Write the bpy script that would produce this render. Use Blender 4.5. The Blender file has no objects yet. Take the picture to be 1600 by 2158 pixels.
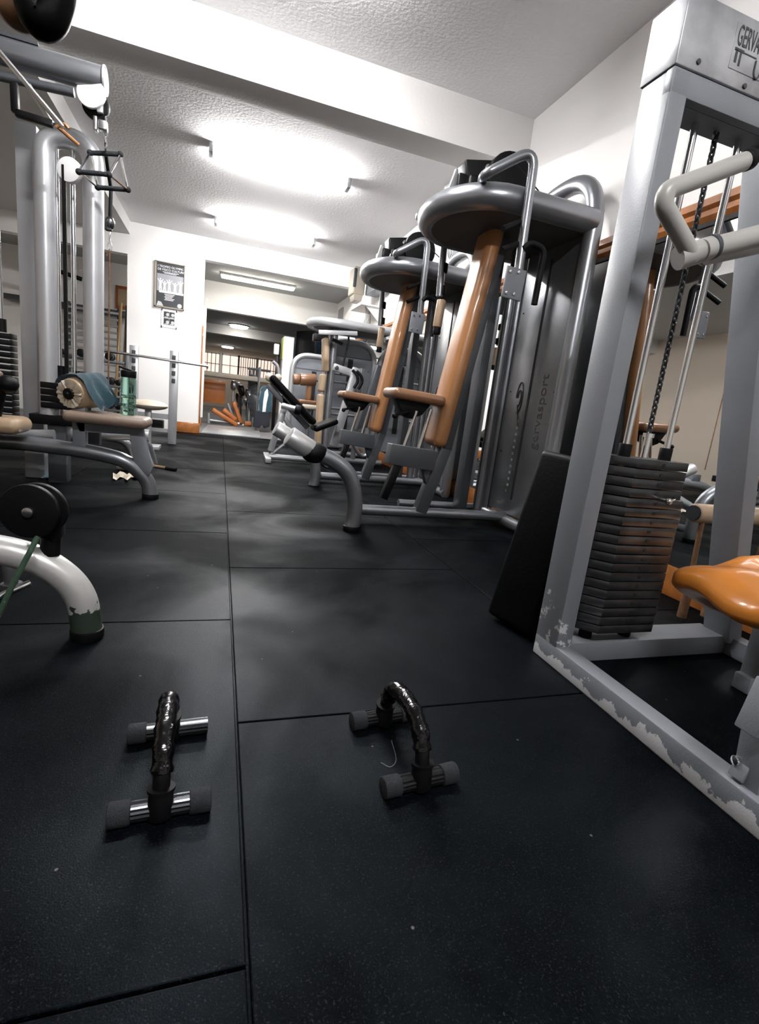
import bpy, bmesh, math, random
from mathutils import Vector, Matrix
random.seed(7)
PI = math.pi
S = bpy.context.scene
COL = S.collection

# ------------------------------------------------------------------ camera
F_PX, IW, IH, CAM_Z = 1044.0, 1600.0, 2158.0, 0.695
yaw, pitch, roll = math.radians(18.8), math.radians(-11.83), math.radians(6.72)
fwd = Vector((math.sin(yaw) * math.cos(pitch), math.cos(yaw) * math.cos(pitch), math.sin(pitch)))
r0 = Vector((math.cos(yaw), -math.sin(yaw), 0))
u0 = r0.cross(fwd)
cr = math.cos(roll) * r0 + math.sin(roll) * u0
cu = -math.sin(roll) * r0 + math.cos(roll) * u0
C0 = Vector((0, 0, CAM_Z))
cam_d = bpy.data.cameras.new('camera')
cam = bpy.data.objects.new('camera', cam_d)
COL.objects.link(cam)
M = Matrix((cr, cu, -fwd)).transposed().to_4x4()
M.translation = C0
cam.matrix_world = M
cam_d.sensor_fit = 'HORIZONTAL'
cam_d.sensor_width = 36.0
cam_d.lens = F_PX / IW * 36.0
cam_d.clip_start = 0.02
cam_d.clip_end = 100
S.camera = cam

# ------------------------------------------------------------------ world, exposure
w = bpy.data.worlds.new('world')
S.world = w
w.use_nodes = True
w.node_tree.nodes['Background'].inputs[0].default_value = (0.75, 0.85, 1, 1)
w.node_tree.nodes['Background'].inputs[1].default_value = 0.15
S.view_settings.view_transform = 'Standard'
S.view_settings.look = 'None'
S.view_settings.gamma = 1.0
S.view_settings.use_curve_mapping = False
S.view_settings.exposure = 0.0
TUBE_POWER = 330.0      # emission of the bare fluorescent tubes
ROOM2_POWER = 45.0
SPOT_POWER = 30.0

# ------------------------------------------------------------------ pixel helpers (points measured in the photograph, put on real planes)
def _ray(x, y):
    return fwd + cr * ((x - IW / 2) / F_PX) - cu * ((y - IH / 2) / F_PX)
def pX(x, y, X):
    d = _ray(x, y); return C0 + d * (X / d.x)
def pY(x, y, Y):
    d = _ray(x, y); return C0 + d * (Y / d.y)
def pZ(x, y, Z=0.0):
    d = _ray(x, y); return C0 + d * ((Z - CAM_Z) / d.z)

# ------------------------------------------------------------------ materials
MATS = {}
def srgb(r, g, b):
    f = lambda c: (c / 255 / 12.92) if c / 255 <= 0.04045 else ((c / 255 + 0.055) / 1.055) ** 2.4
    return (f(r), f(g), f(b), 1)
def mat(name, col, rough=0.5, metal=0.0, bump=0.0, bscale=200.0, var=0.0, vscale=8.0, spec=0.5, coat=0.0, emit=0.0, trans=0.0, ior=1.45, sheen=0.0):
    m = bpy.data.materials.new(name); m.use_nodes = True
    nt = m.node_tree; b = nt.nodes['Principled BSDF']
    b.inputs['Base Color'].default_value = col
    b.inputs['Roughness'].default_value = rough
    b.inputs['Metallic'].default_value = metal
    b.inputs['Specular IOR Level'].default_value = spec
    b.inputs['Coat Weight'].default_value = coat
    b.inputs['IOR'].default_value = ior
    b.inputs['Transmission Weight'].default_value = trans
    b.inputs['Sheen Weight'].default_value = sheen
    if emit:
        b.inputs['Emission Color'].default_value = col
        b.inputs['Emission Strength'].default_value = emit
    tc = nt.nodes.new('ShaderNodeTexCoord')
    if bump:
        n = nt.nodes.new('ShaderNodeTexNoise'); n.inputs['Scale'].default_value = bscale; n.inputs['Detail'].default_value = 3
        nt.links.new(tc.outputs['Object'], n.inputs['Vector'])
        bp = nt.nodes.new('ShaderNodeBump'); bp.inputs['Strength'].default_value = bump; bp.inputs['Distance'].default_value = 0.004
        nt.links.new(n.outputs['Fac'], bp.inputs['Height']); nt.links.new(bp.outputs['Normal'], b.inputs['Normal'])
    if var:
        n = nt.nodes.new('ShaderNodeTexNoise'); n.inputs['Scale'].default_value = vscale; n.inputs['Detail'].default_value = 5
        nt.links.new(tc.outputs['Object'], n.inputs['Vector'])
        cr_ = nt.nodes.new('ShaderNodeValToRGB')
        cr_.color_ramp.elements[0].position = 0.3; cr_.color_ramp.elements[1].position = 0.7
        cr_.color_ramp.elements[0].color = tuple(c * (1 - var) for c in col[:3]) + (1,)
        cr_.color_ramp.elements[1].color = tuple(min(1, c * (1 + var)) for c in col[:3]) + (1,)
        nt.links.new(n.outputs['Fac'], cr_.inputs['Fac']); nt.links.new(cr_.outputs['Color'], b.inputs['Base Color'])
    MATS[name] = m
    return m

mat('wall_paint', (0.82, 0.81, 0.80, 1), 0.75, bump=0.12, bscale=60)
mat('ceiling_paint', (0.80, 0.80, 0.81, 1), 0.85, bump=0.9, bscale=45)
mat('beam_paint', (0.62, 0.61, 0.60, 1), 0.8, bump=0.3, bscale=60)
mat('beige_wall', srgb(214, 200, 184), 0.8, bump=0.1, bscale=60)
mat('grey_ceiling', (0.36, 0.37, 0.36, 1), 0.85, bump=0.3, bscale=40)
mat('wood', srgb(150, 92, 42), 0.45, var=0.35, vscale=14, coat=0.3)
mat('orange_board', srgb(160, 92, 40), 0.5, var=0.15, vscale=5, coat=0.2)
mat('silver', (0.26, 0.272, 0.295, 1), 0.32, metal=0.8, var=0.08, vscale=6)
mat('light_silver', (0.40, 0.41, 0.43, 1), 0.34, metal=0.5, var=0.06, vscale=6)
mat('grey_paint', (0.165, 0.177, 0.198, 1), 0.42, metal=0.1, bump=0.1, bscale=300, var=0.08, vscale=7)
mat('dark_grey_paint', (0.06, 0.065, 0.073, 1), 0.38, metal=0.3, bump=0.08, bscale=300)
mat('panel_grey', (0.27, 0.28, 0.295, 1), 0.36, metal=0.85, var=0.25, vscale=3)
mat('galvanised', (0.36, 0.37, 0.39, 1), 0.36, metal=0.8, var=0.35, vscale=9, bump=0.15, bscale=30)
mat('chrome', (0.75, 0.76, 0.78, 1), 0.12, metal=1.0)
mat('dull_chrome', (0.55, 0.55, 0.56, 1), 0.28, metal=1.0)
mat('steel_plate', (0.085, 0.088, 0.094, 1), 0.27, metal=0.85, var=0.4, vscale=12)
mat('black_plate', (0.003, 0.0032, 0.0038, 1), 0.4, spec=0.2)
mat('black_rubber', (0.002, 0.002, 0.0024, 1), 0.55, spec=0.15)
mat('black_vinyl', (0.0012, 0.0012, 0.0014, 1), 0.5, bump=0.2, bscale=80, spec=0.08)
mat('black_gloss', (0.002, 0.002, 0.0025, 1), 0.16, bump=0.9, bscale=45, spec=0.5)
mat('grey_foam', (0.016, 0.0175, 0.020, 1), 0.85, spec=0.15, bump=0.5, bscale=500)
mat('dark_underside', (0.045, 0.04, 0.034, 1), 0.6)
mat('ribbed_tube', (0.05, 0.053, 0.058, 1), 0.22, metal=0.9)
mat('tan_vinyl', srgb(148, 103, 66), 0.3, bump=0.08, bscale=25, var=0.08, vscale=4, coat=0.4)
mat('brown_vinyl', srgb(118, 84, 60), 0.35, bump=0.1, bscale=25, var=0.12, vscale=5, coat=0.25)
mat('orange_vinyl', srgb(190, 118, 44), 0.32, bump=0.1, bscale=18, var=0.06, vscale=6, coat=0.3)
mat('beige_vinyl', srgb(158, 136, 112), 0.38, bump=0.1, bscale=25, var=0.06, vscale=6, coat=0.2)
mat('cream_vinyl', srgb(186, 176, 160), 0.45, bump=0.1, bscale=25)
mat('taupe_vinyl', srgb(116, 100, 88), 0.42, bump=0.1, bscale=30, var=0.1, vscale=6, coat=0.1)
mat('teal_cloth', srgb(34, 66, 78), 0.9, bump=0.5, bscale=120, sheen=0.3)
mat('light_blue_cloth', srgb(150, 175, 185), 0.9, bump=0.5, bscale=90)
mat('dark_cloth', (0.012, 0.014, 0.02, 1), 0.9)
mat('white_plastic', (0.8, 0.8, 0.8, 1), 0.4)
mat('beige_plastic', srgb(150, 142, 130), 0.5)
mat('white_print', (0.78, 0.78, 0.78, 1), 0.6)
mat('dark_print', (0.03, 0.033, 0.038, 1), 0.5)
mat('grey_print', (0.28, 0.29, 0.31, 1), 0.6)
mat('label_grey', (0.5, 0.51, 0.52, 1), 0.5)
mat('green_bottle', (0.42, 0.72, 0.60, 1), 0.06, trans=0.96, ior=1.12)
mat('green_rope', srgb(50, 74, 58), 0.9, bump=0.6, bscale=300)
mat('rust', srgb(105, 76, 54), 0.8, var=0.4, vscale=30, metal=0.3)
mat('gold_bar', srgb(175, 150, 112), 0.3, metal=0.7)
mat('teal_panel', srgb(28, 56, 76), 0.5)
mat('orange_plastic', srgb(185, 98, 34), 0.4)
mat('concrete', (0.18, 0.18, 0.185, 1), 0.7, bump=0.2, bscale=20, var=0.15, vscale=3)
mat('checker_plate', (0.52, 0.53, 0.55, 1), 0.35, metal=0.7, bump=0.6, bscale=90)
mat('tube_light', (1.0, 0.98, 0.97, 1), 0.5, emit=TUBE_POWER)
mat('room_light', (1.0, 0.95, 0.86, 1), 0.5, emit=ROOM2_POWER)
mat('spot_light', (1.0, 0.96, 0.9, 1), 0.5, emit=SPOT_POWER)
mat('daylight_pane', (1.0, 0.80, 0.68, 1), 0.5, emit=1.0)
mat('brushed_metal', (0.62, 0.63, 0.64, 1), 0.38, metal=0.7)
mat('white_tube', (0.36, 0.355, 0.34, 1), 0.35, var=0.06, vscale=8)
mat('mirror_glass', (0.86, 0.88, 0.88, 1), 0.015, metal=1.0)
mat('black_slot', (0.003, 0.003, 0.003, 1), 0.7)
mat('yellow_green', srgb(190, 205, 90), 0.5)

def rubber_floor_mat():
    m = bpy.data.materials.new('rubber_floor'); m.use_nodes = True
    nt = m.node_tree; b = nt.nodes['Principled BSDF']; L = nt.links
    tc = nt.nodes.new('ShaderNodeTexCoord')
    def noise(s, d=4, dist=0.0):
        n = nt.nodes.new('ShaderNodeTexNoise'); n.inputs['Scale'].default_value = s; n.inputs['Detail'].default_value = d
        n.inputs['Distortion'].default_value = dist
        L.new(tc.outputs['Object'], n.inputs['Vector']); return n
    def ramp(src, p0, c0, p1, c1):
        r = nt.nodes.new('ShaderNodeValToRGB'); e = r.color_ramp.elements
        e[0].position = p0; e[0].color = c0; e[1].position = p1; e[1].color = c1
        L.new(src, r.inputs['Fac']); return r
    big = noise(1.6, 5, 0.6)
    base = ramp(big.outputs['Fac'], 0.40, (0.0002, 0.0003, 0.0006, 1), 0.66, (0.0009, 0.0013, 0.0019, 1))
    fine = noise(320, 2)
    speck = ramp(fine.outputs['Fac'], 0.58, (0, 0, 0, 1), 0.72, (0.0095, 0.011, 0.0128, 1))
    add = nt.nodes.new('ShaderNodeMix'); add.data_type = 'RGBA'; add.blend_type = 'ADD'
    add.inputs[0].default_value = 1.0
    L.new(base.outputs['Color'], add.inputs[6]); L.new(speck.outputs['Color'], add.inputs[7])
    # sparse white crumbs
    v = nt.nodes.new('ShaderNodeTexVoronoi'); v.voronoi_dimensions = '2D'; v.inputs['Scale'].default_value = 2.6; v.inputs['Randomness'].default_value = 1.0
    L.new(tc.outputs['Object'], v.inputs['Vector'])
    cr_ = ramp(v.outputs['Distance'], 0.0038, (0.16, 0.16, 0.16, 1), 0.0065, (0, 0, 0, 1))
    add2 = nt.nodes.new('ShaderNodeMix'); add2.data_type = 'RGBA'; add2.blend_type = 'ADD'; add2.inputs[0].default_value = 0.5
    L.new(add.outputs[2], add2.inputs[6]); L.new(cr_.outputs['Color'], add2.inputs[7])
    L.new(add2.outputs[2], b.inputs['Base Color'])
    rr = ramp(big.outputs['Fac'], 0.4, (0.62, 0.62, 0.62, 1), 0.66, (0.44, 0.44, 0.44, 1))
    L.new(rr.outputs['Color'], b.inputs['Roughness'])
    sr = ramp(big.outputs['Fac'], 0.42, (0.024,) * 3 + (1,), 0.64, (0.062,) * 3 + (1,)); L.new(sr.outputs['Color'], b.inputs['Specular IOR Level'])
    b.inputs['Specular IOR Level'].default_value = 0.045
    b.inputs['Specular Tint'].default_value = (0.62, 0.83, 1.0, 1)
    bp = nt.nodes.new('ShaderNodeBump'); bp.inputs['Strength'].default_value = 0.16; bp.inputs['Distance'].default_value = 0.003
    L.new(noise(380, 4).outputs['Fac'], bp.inputs['Height']); L.new(bp.outputs['Normal'], b.inputs['Normal'])
    MATS['rubber_floor'] = m
rubber_floor_mat()

def chipped_mat(name, zfade, zbase=0.0, amt=0.26, scl=14):
    # grey paint whose lower edge is chipped down to a pale primer, in ragged patches
    m = bpy.data.materials.new(name); m.use_nodes = True
    nt = m.node_tree; b = nt.nodes['Principled BSDF']; L = nt.links
    geo = nt.nodes.new('ShaderNodeNewGeometry'); sep = nt.nodes.new('ShaderNodeSeparateXYZ')
    L.new(geo.outputs['Position'], sep.inputs[0])
    n = nt.nodes.new('ShaderNodeTexNoise'); n.inputs['Scale'].default_value = scl; n.inputs['Detail'].default_value = 7; n.inputs['Roughness'].default_value = 0.65
    L.new(geo.outputs['Position'], n.inputs['Vector'])
    mr = nt.nodes.new('ShaderNodeMapRange'); mr.inputs['From Min'].default_value = zbase; mr.inputs['From Max'].default_value = zfade
    mr.inputs['To Min'].default_value = amt; mr.inputs['To Max'].default_value = -0.16
    L.new(sep.outputs['Z'], mr.inputs['Value'])
    a = nt.nodes.new('ShaderNodeMath'); a.operation = 'ADD'
    L.new(n.outputs['Fac'], a.inputs[0]); L.new(mr.outputs['Result'], a.inputs[1])
    r = nt.nodes.new('ShaderNodeValToRGB'); e = r.color_ramp.elements
    e[0].position = 0.590; e[0].color = (0.165, 0.177, 0.198, 1); e[1].position = 0.597; e[1].color = (0.55, 0.56, 0.58, 1)
    L.new(a.outputs[0], r.inputs['Fac']); L.new(r.outputs['Color'], b.inputs['Base Color'])
    b.inputs['Roughness'].default_value = 0.42; b.inputs['Metallic'].default_value = 0.1
    n2 = nt.nodes.new('ShaderNodeTexNoise'); n2.inputs['Scale'].default_value = 300
    L.new(geo.outputs['Position'], n2.inputs['Vector'])
    bp = nt.nodes.new('ShaderNodeBump'); bp.inputs['Strength'].default_value = 0.12; bp.inputs['Distance'].default_value = 0.003
    L.new(n2.outputs['Fac'], bp.inputs['Height']); L.new(bp.outputs['Normal'], b.inputs['Normal'])
    MATS[name] = m
chipped_mat('chipped_rail', 0.075, 0.0)
chipped_mat('chipped_post', 0.36, 0.0, 0.115, 26)

# ------------------------------------------------------------------ mesh builder
def V(*a): return Vector(a)
def fillet(pts, rad, n=7):
    pts = [Vector(p) for p in pts]
    if len(pts) < 3 or rad <= 0: return pts
    out = [pts[0]]
    for i in range(1, len(pts) - 1):
        a, b, c = pts[i - 1], pts[i], pts[i + 1]
        d1, d2 = (a - b), (c - b)
        r = min(rad, d1.length * 0.49, d2.length * 0.49)
        p, q = b + d1.normalized() * r, b + d2.normalized() * r
        for k in range(n + 1):
            t = k / n
            out.append(p * (1 - t) ** 2 + b * 2 * t * (1 - t) + q * t * t)
    out.append(pts[-1])
    return out
def catmull(pts, n=6):
    pts = [Vector(p) for p in pts]; P = [pts[0] * 2 - pts[1]] + pts + [pts[-1] * 2 - pts[-2]]
    out = []
    for i in range(1, len(P) - 2):
        a, b, c, d = P[i - 1:i + 3]
        for k in range(n):
            t = k / n
            out.append(0.5 * (2 * b + (c - a) * t + (2 * a - 5 * b + 4 * c - d) * t * t + (3 * b - a - 3 * c + d) * t ** 3))
    out.append(pts[-1]); return out

class MB:
    def __init__(s): s.bm = bmesh.new()
    def _add(s, verts, faces):
        vs = [s.bm.verts.new(v) for v in verts]
        for f in faces:
            try: s.bm.faces.new([vs[i] for i in f])
            except ValueError: pass
        return s
    def rbox(s, c, size, bevel=0.004, mtx=None, seg=3):
        b2 = bmesh.new(); bmesh.ops.create_cube(b2, size=1)
        for v in b2.verts: v.co = Vector((v.co.x * size[0], v.co.y * size[1], v.co.z * size[2]))
        bv = min(bevel, min(size) * 0.49)
        if bv > 0: bmesh.ops.bevel(b2, geom=b2.edges[:], offset=bv, segments=seg, profile=0.5, affect='EDGES')
        R = mtx or Matrix.Identity(3); c = Vector(c)
        idx = {v: i for i, v in enumerate(b2.verts)}
        vs = [R @ v.co + c for v in b2.verts]; fs = [[idx[v] for v in f.verts] for f in b2.faces]
        b2.free(); return s._add(vs, fs)
    def bx(s, x0, x1, y0, y1, z0, z1, bevel=0.0):
        return s.rbox(((x0 + x1) / 2, (y0 + y1) / 2, (z0 + z1) / 2), (abs(x1 - x0), abs(y1 - y0), abs(z1 - z0)), bevel, seg=2)
    def beam(s, p0, p1, w, h, side=None, bevel=0.004):
        # bar of section w (along side) x h from p0 to p1
        p0, p1 = Vector(p0), Vector(p1); z = (p1 - p0).normalized()
        x = Vector(side or (1, 0, 0)); x = (x - z * x.dot(z)).normalized(); y = z.cross(x)
        R = Matrix((x, y, z)).transposed()
        return s.rbox((p0 + p1) / 2, (w, h, (p1 - p0).length), bevel, R, 2)
    def tube(s, pts, r, seg=14, cap=True, closed=False, rs=None):
        pts = [Vector(p) for p in pts]
        q = [pts[0]]
        for p in pts[1:]:
            if (p - q[-1]).length > 1e-5: q.append(p)
        pts = q; n = len(pts)
        tang = []
        for i in range(n):
            if closed: t = pts[(i + 1) % n] - pts[i - 1]
            else: t = pts[min(i + 1, n - 1)] - pts[max(i - 1, 0)]
            tang.append(t.normalized())
        up = Vector((0, 0, 1)) if abs(tang[0].z) < 0.9 else Vector((1, 0, 0))
        nrm = (up - tang[0] * up.dot(tang[0])).normalized()
        verts = []; faces = []
        for i in range(n):
            nrm = (nrm - tang[i] * nrm.dot(tang[i])).normalized(); b = tang[i].cross(nrm)
            rr = rs[i] if rs else r
            for k in range(seg):
                a = 2 * PI * k / seg
                verts.append(pts[i] + (nrm * math.cos(a) + b * math.sin(a)) * rr)
        m = n if closed else n - 1
        for i in range(m):
            j = (i + 1) % n
            for k in range(seg):
                k2 = (k + 1) % seg
                faces.append([i * seg + k, i * seg + k2, j * seg + k2, j * seg + k])
        if cap and not closed:
            faces.append(list(range(seg))[::-1]); faces.append([(n - 1) * seg + k for k in range(seg)])
        return s._add(verts, faces)
    def cyl(s, p0, p1, r, r1=None, seg=20, bev=0.0):
        p0, p1 = Vector(p0), Vector(p1); r1 = r if r1 is None else r1
        if bev:
            d = (p1 - p0).normalized() * bev
            return s.tube([p0, p0 + d * .3, p0 + d, p1 - d, p1 - d * .3, p1], r, seg, rs=[r - bev, r - bev * .3, r, r1, r1 - bev * .3, r1 - bev])
        return s.tube([p0, p1], r, seg, rs=[r, r1])
    def disc(s, c, axis, r, t, seg=28, bev=0.003):
        a = Vector(axis).normalized() * t / 2; c = Vector(c)
        return s.cyl(c - a, c + a, r, seg=seg, bev=bev)
    def ball(s, c, r, sc=(1, 1, 1), mtx=None, u=16, v=10):
        b2 = bmesh.new(); bmesh.ops.create_uvsphere(b2, u_segments=u, v_segments=v, radius=r)
        R = mtx or Matrix.Identity(3)
        idx = {q: i for i, q in enumerate(b2.verts)}
        vs = [R @ Vector((q.co.x * sc[0], q.co.y * sc[1], q.co.z * sc[2])) + Vector(c) for q in b2.verts]
        fs = [[idx[q] for q in f.verts] for f in b2.faces]; b2.free(); return s._add(vs, fs)
    def prism(s, poly, vec, bevel=0.0):
        # closed polygon (3D points) extruded along vec
        vec = Vector(vec); b2 = bmesh.new()
        a = [b2.verts.new(Vector(p)) for p in poly]; b = [b2.verts.new(Vector(p) + vec) for p in poly]
        n = len(poly); b2.faces.new(a); b2.faces.new(b[::-1])
        for i in range(n): b2.faces.new([a[i], b[i], b[(i + 1) % n], a[(i + 1) % n]])
        if bevel: bmesh.ops.bevel(b2, geom=b2.edges[:], offset=bevel, segments=2, profile=0.5, affect='EDGES')
        idx = {q: i for i, q in enumerate(b2.verts)}
        vs = [q.co.copy() for q in b2.verts]; fs = [[idx[q] for q in f.verts] for f in b2.faces]; b2.free()
        return s._add(vs, fs)
    def sheet(s, grid):
        nu, nv = len(grid), len(grid[0]); verts = [p for row in grid for p in row]; faces = []
        for i in range(nu - 1):
            for j in range(nv - 1): faces.append([i * nv + j, i * nv + j + 1, (i + 1) * nv + j + 1, (i + 1) * nv + j])
        return s._add(verts, faces)
    def build(s, name, material, parent=None, smooth=True):
        bmesh.ops.recalc_face_normals(s.bm, faces=s.bm.faces[:])
        org = Vector((0, 0, 0))
        root = parent
        if parent is not None: org = Vector(parent['_org']) if '_org' in parent else Vector((0, 0, 0))
        else:
            co = [v.co for v in s.bm.verts]
            mn = [min(c[i] for c in co) for i in range(3)]; mx = [max(c[i] for c in co) for i in range(3)]
            org = Vector(((mn[0] + mx[0]) / 2, (mn[1] + mx[1]) / 2, mn[2]))
        for v in s.bm.verts: v.co -= org
        me = bpy.data.meshes.new(name); s.bm.to_mesh(me); s.bm.free()
        me.materials.append(MATS[material])
        if smooth:
            me.polygons.foreach_set('use_smooth', [True] * len(me.polygons)); me.set_sharp_from_angle(angle=math.radians(38))
        o = bpy.data.objects.new(name, me); COL.objects.link(o)
        if parent is not None:
            o.parent = parent; TMP[o.name] = org; o['_org'] = list(org)
        else:
            o.location = org; o['_org'] = list(org)
        return o
TMP = {}
def thing(name, label, cat, loc, group=None):
    o = bpy.data.objects.new(name, None); COL.objects.link(o); o.location = loc
    o.empty_display_size = 0.1
    o['_org'] = list(loc); o['label'] = label; o['category'] = cat
    if group: o['group'] = group
    return o
def tag(o, label, cat, group=None, kind=None):
    o['label'] = label; o['category'] = cat
    if group: o['group'] = group
    if kind: o['kind'] = kind
    return o
def struct(o): o['kind'] = 'structure'; return o
def copy_tree(o, parent=None):
    c = o.copy(); COL.objects.link(c)
    if parent is not None: c.parent = parent
    for ch in [x for x in COL.objects if x.parent == o]: copy_tree(ch, c)
    return c
def text_part(name, body, origin, xdir, ydir, size, material, parent, thick=0.0008, align='LEFT', sx=1.0, xs=1.0):
    cu_ = bpy.data.curves.new(name, 'FONT'); cu_.body = body; cu_.size = size; cu_.extrude = thick; cu_.align_x = align
    cu_.space_character = sx
    o = bpy.data.objects.new(name, cu_); COL.objects.link(o)
    dg = bpy.context.evaluated_depsgraph_get()
    me = bpy.data.meshes.new_from_object(o.evaluated_get(dg))
    bpy.data.objects.remove(o)
    x = Vector(xdir).normalized(); y = Vector(ydir).normalized(); z = x.cross(y)
    org = Vector(parent['_org'])
    Mx = Matrix((x, y, z)).transposed().to_4x4(); Mx.translation = Vector(origin) - org
    me.transform(Matrix.Diagonal((xs, 1, 1, 1))); me.transform(Mx); me.materials.clear(); me.materials.append(MATS[material])
    t = bpy.data.objects.new(name, me); COL.objects.link(t); t.parent = parent; t['_org'] = list(org)
    return t

# ================================================================== ROOM
XR = 2.02
ZN, ZF = 2.80, 2.74
XS = 0.065
# floor: rubber tiles of one metre on a slab
fl = MB()
for ci in range(-4, 3):
    x0 = XS + ci; x1 = min(x0 + 1.0, XR)
    if x0 >= XR: continue
    off = 0.49 if ci % 2 else 0.975
    y = -5.0 + off
    while y < 8.1:
        fl.bx(x0 + 0.0022, x1 - 0.0022, y + 0.0022, min(y + 1, 8.15) - 0.0022, -0.012, 0, 0.0022); y += 1.0
fl.bx(-4.0, XR, -5, 8.15, -0.06, -0.010)
struct(fl.build('floor', 'rubber_floor', smooth=False))
f2 = MB(); f2.bx(-4, 4.0, 8.15, 21.2, -0.06, -0.001)
struct(f2.build('floor', 'concrete'))
# ceilings
c = MB(); c.bx(-4, XR + .1, -5, 3.6, ZN, ZN + .1); struct(c.build('ceiling', 'ceiling_paint'))
c = MB(); c.bx(-1.25, XR + .1, 3.6, 8.1, ZF, ZF + .16); struct(c.build('ceiling', 'ceiling_paint'))
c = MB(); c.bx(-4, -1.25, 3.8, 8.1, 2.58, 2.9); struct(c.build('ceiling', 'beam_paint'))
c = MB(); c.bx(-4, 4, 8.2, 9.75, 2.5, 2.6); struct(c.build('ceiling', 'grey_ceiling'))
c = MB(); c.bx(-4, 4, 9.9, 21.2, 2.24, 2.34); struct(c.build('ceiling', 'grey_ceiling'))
c = MB(); c.bx(-4, 4, 13.6, 13.95, 2.02, 2.24); struct(c.build('trim_3', 'beam_paint'))
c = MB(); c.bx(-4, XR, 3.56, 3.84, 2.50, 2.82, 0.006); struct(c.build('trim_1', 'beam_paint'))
# walls
c = MB(); c.bx(XR, XR + .1, -5, 9.85, 0, 2.82); struct(c.build('wall_right', 'wall_paint'))
c = MB(); c.bx(-4.1, -4.0, -5, 9.9, 0, 2.82); struct(c.build('wall_left', 'beige_wall'))
c = MB(); c.bx(-4, XR, -5.1, -5.0, 0, 2.82); struct(c.build('wall_back', 'wall_paint'))
c = MB(); c.bx(-1.28, -0.29, 8.05, 8.2, 0, 2.80); c.bx(-0.29, XR, 8.05, 8.2, 2.45, 2.80); c.bx(-4, -1.28, 8.05, 8.2, 2.33, 2.80)
struct(c.build('wall_far', 'wall_paint'))
c = MB(); c.bx(-4, -0.42, 9.75, 9.9, 0, 2.6); c.bx(-0.42, 4.0, 9.75, 9.9, 2.04, 2.6); c.bx(2.0, 4.0, 9.75, 9.9, 0, 2.04)
struct(c.build('wall_middle', 'wall_paint'))
c = MB(); c.bx(4.0, 4.1, 8.2, 21.2, 0, 2.6); struct(c.build('wall_side', 'beige_wall'))
c = MB(); c.bx(-4.1, -4, 9.9, 21.2, 0, 2.6); struct(c.build('wall_side', 'beige_wall'))
c = MB(); c.bx(-4, 4, 21.2, 21.3, 0, 2.6); struct(c.build('wall_end', 'beige_wall'))
# orange wooden skirting
c = MB(); c.bx(XR - .016, XR, -4.9, 8.04, 0, .14, .003); struct(c.build('baseboard_right', 'wood'))
c = MB(); c.bx(-.66, -.275, 8.03, 8.05, 0, .15, .003); struct(c.build('baseboard_far', 'wood'))
c = MB(); c.bx(-.41, -.31, 9.73, 9.75, 0, .15, .003); struct(c.build('baseboard_middle', 'wood'))
# wooden corner strip on the opening's left jamb
c = MB(); c.bx(-.292, -.272, 8.035, 8.06, .15, 1.55, .003); struct(c.build('trim_2', 'wood'))
c = MB(); c.bx(-.35, -.29, 9.72, 9.76, .15, 2.2, .003); struct(c.build('trim_4', 'wall_paint'))

# far windows
def window(nm, x0, x1, z0, z1, nb):
    o = MB(); o.bx(x0, x1, 21.15, 21.19, z0, z1)
    p = o.build(nm, 'daylight_pane'); struct(p)
    f = MB()
    for x in (x0, x1): f.bx(x - .03, x + .03, 21.08, 21.16, z0 - .03, z1 + .03)
    for z in (z0, z1): f.bx(x0, x1, 21.08, 21.16, z - .03, z + .03)
    f.build('window_frame', 'white_plastic', p)
    g = MB()
    for k in range(1, nb): x = x0 + (x1 - x0) * k / nb; g.bx(x - .012, x + .012, 21.05, 21.08, z0, z1)
    g.bx(x0, x1, 21.05, 21.08, (z0 + z1) / 2 - .012, (z0 + z1) / 2 + .012)
    g.build('window_bars', 'dark_grey_paint', p)
window('window_1', -1.6, -.08, 1.22, 2.02, 10)
window('window_2', -.0, .62, 1.22, 2.02, 2)
window('window_3', .64, 1.32, 1.22, 2.02, 8)
window('window_4', 1.36, 2.12, 1.22, 2.02, 6)

# ================================================================== LAMPS
def batten(name, label, cx, cy, z, L, power_mat='tube_light', grp='bare fluorescent tubes on the ceiling'):
    t = thing(name, label, 'ceiling lamp', (cx, cy, z), grp)
    b = MB(); b.bx(cx - L / 2, cx + L / 2, cy - .018, cy + .018, z - .045, z, .004); b.build('body', 'white_plastic', t)
    for dy in (-.042, .042):
        e = MB(); e.cyl((cx - L / 2 + .03, cy + dy, z - .055), (cx + L / 2 - .03, cy + dy, z - .055), .014, seg=10); e.build('tube', power_mat, t)
    for sx in (-1, 1):
        h = MB(); h.bx(cx + sx * (L / 2 - .015) - .018, cx + sx * (L / 2 - .015) + .018, cy - .065, cy + .065, z - .08, z - .0, .004)
        h.build('end_cap', 'light_silver', t)
    return t
batten('fluorescent_lamp', 'bright fluorescent tube on the ceiling just beyond the beam', .44, 5.13, ZF, 1.25)
batten('fluorescent_lamp', 'bright fluorescent tube on the ceiling close to the poster wall', .46, 7.1, ZF, 1.25)
batten('fluorescent_lamp', 'fluorescent tube on the near ceiling above the push-up bars', .05, 2.6, ZN, 1.25)
batten('fluorescent_lamp', 'fluorescent tube on the near ceiling behind the viewer', .3, -.9, ZN, 1.25)
t = thing('fluorescent_lamp', 'wide fluorescent lamp under the grey ceiling beyond the opening', 'ceiling lamp', (.5, 8.95, 2.5))
b = MB(); b.bx(-.08, 1.1, 8.88, 9.02, 2.465, 2.5, .004); b.build('body', 'white_plastic', t)
b = MB(); b.rbox((.51, 8.95, 2.45), (1.16, .12, .045), .02); b.build('diffuser', 'room_light', t)
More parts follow.
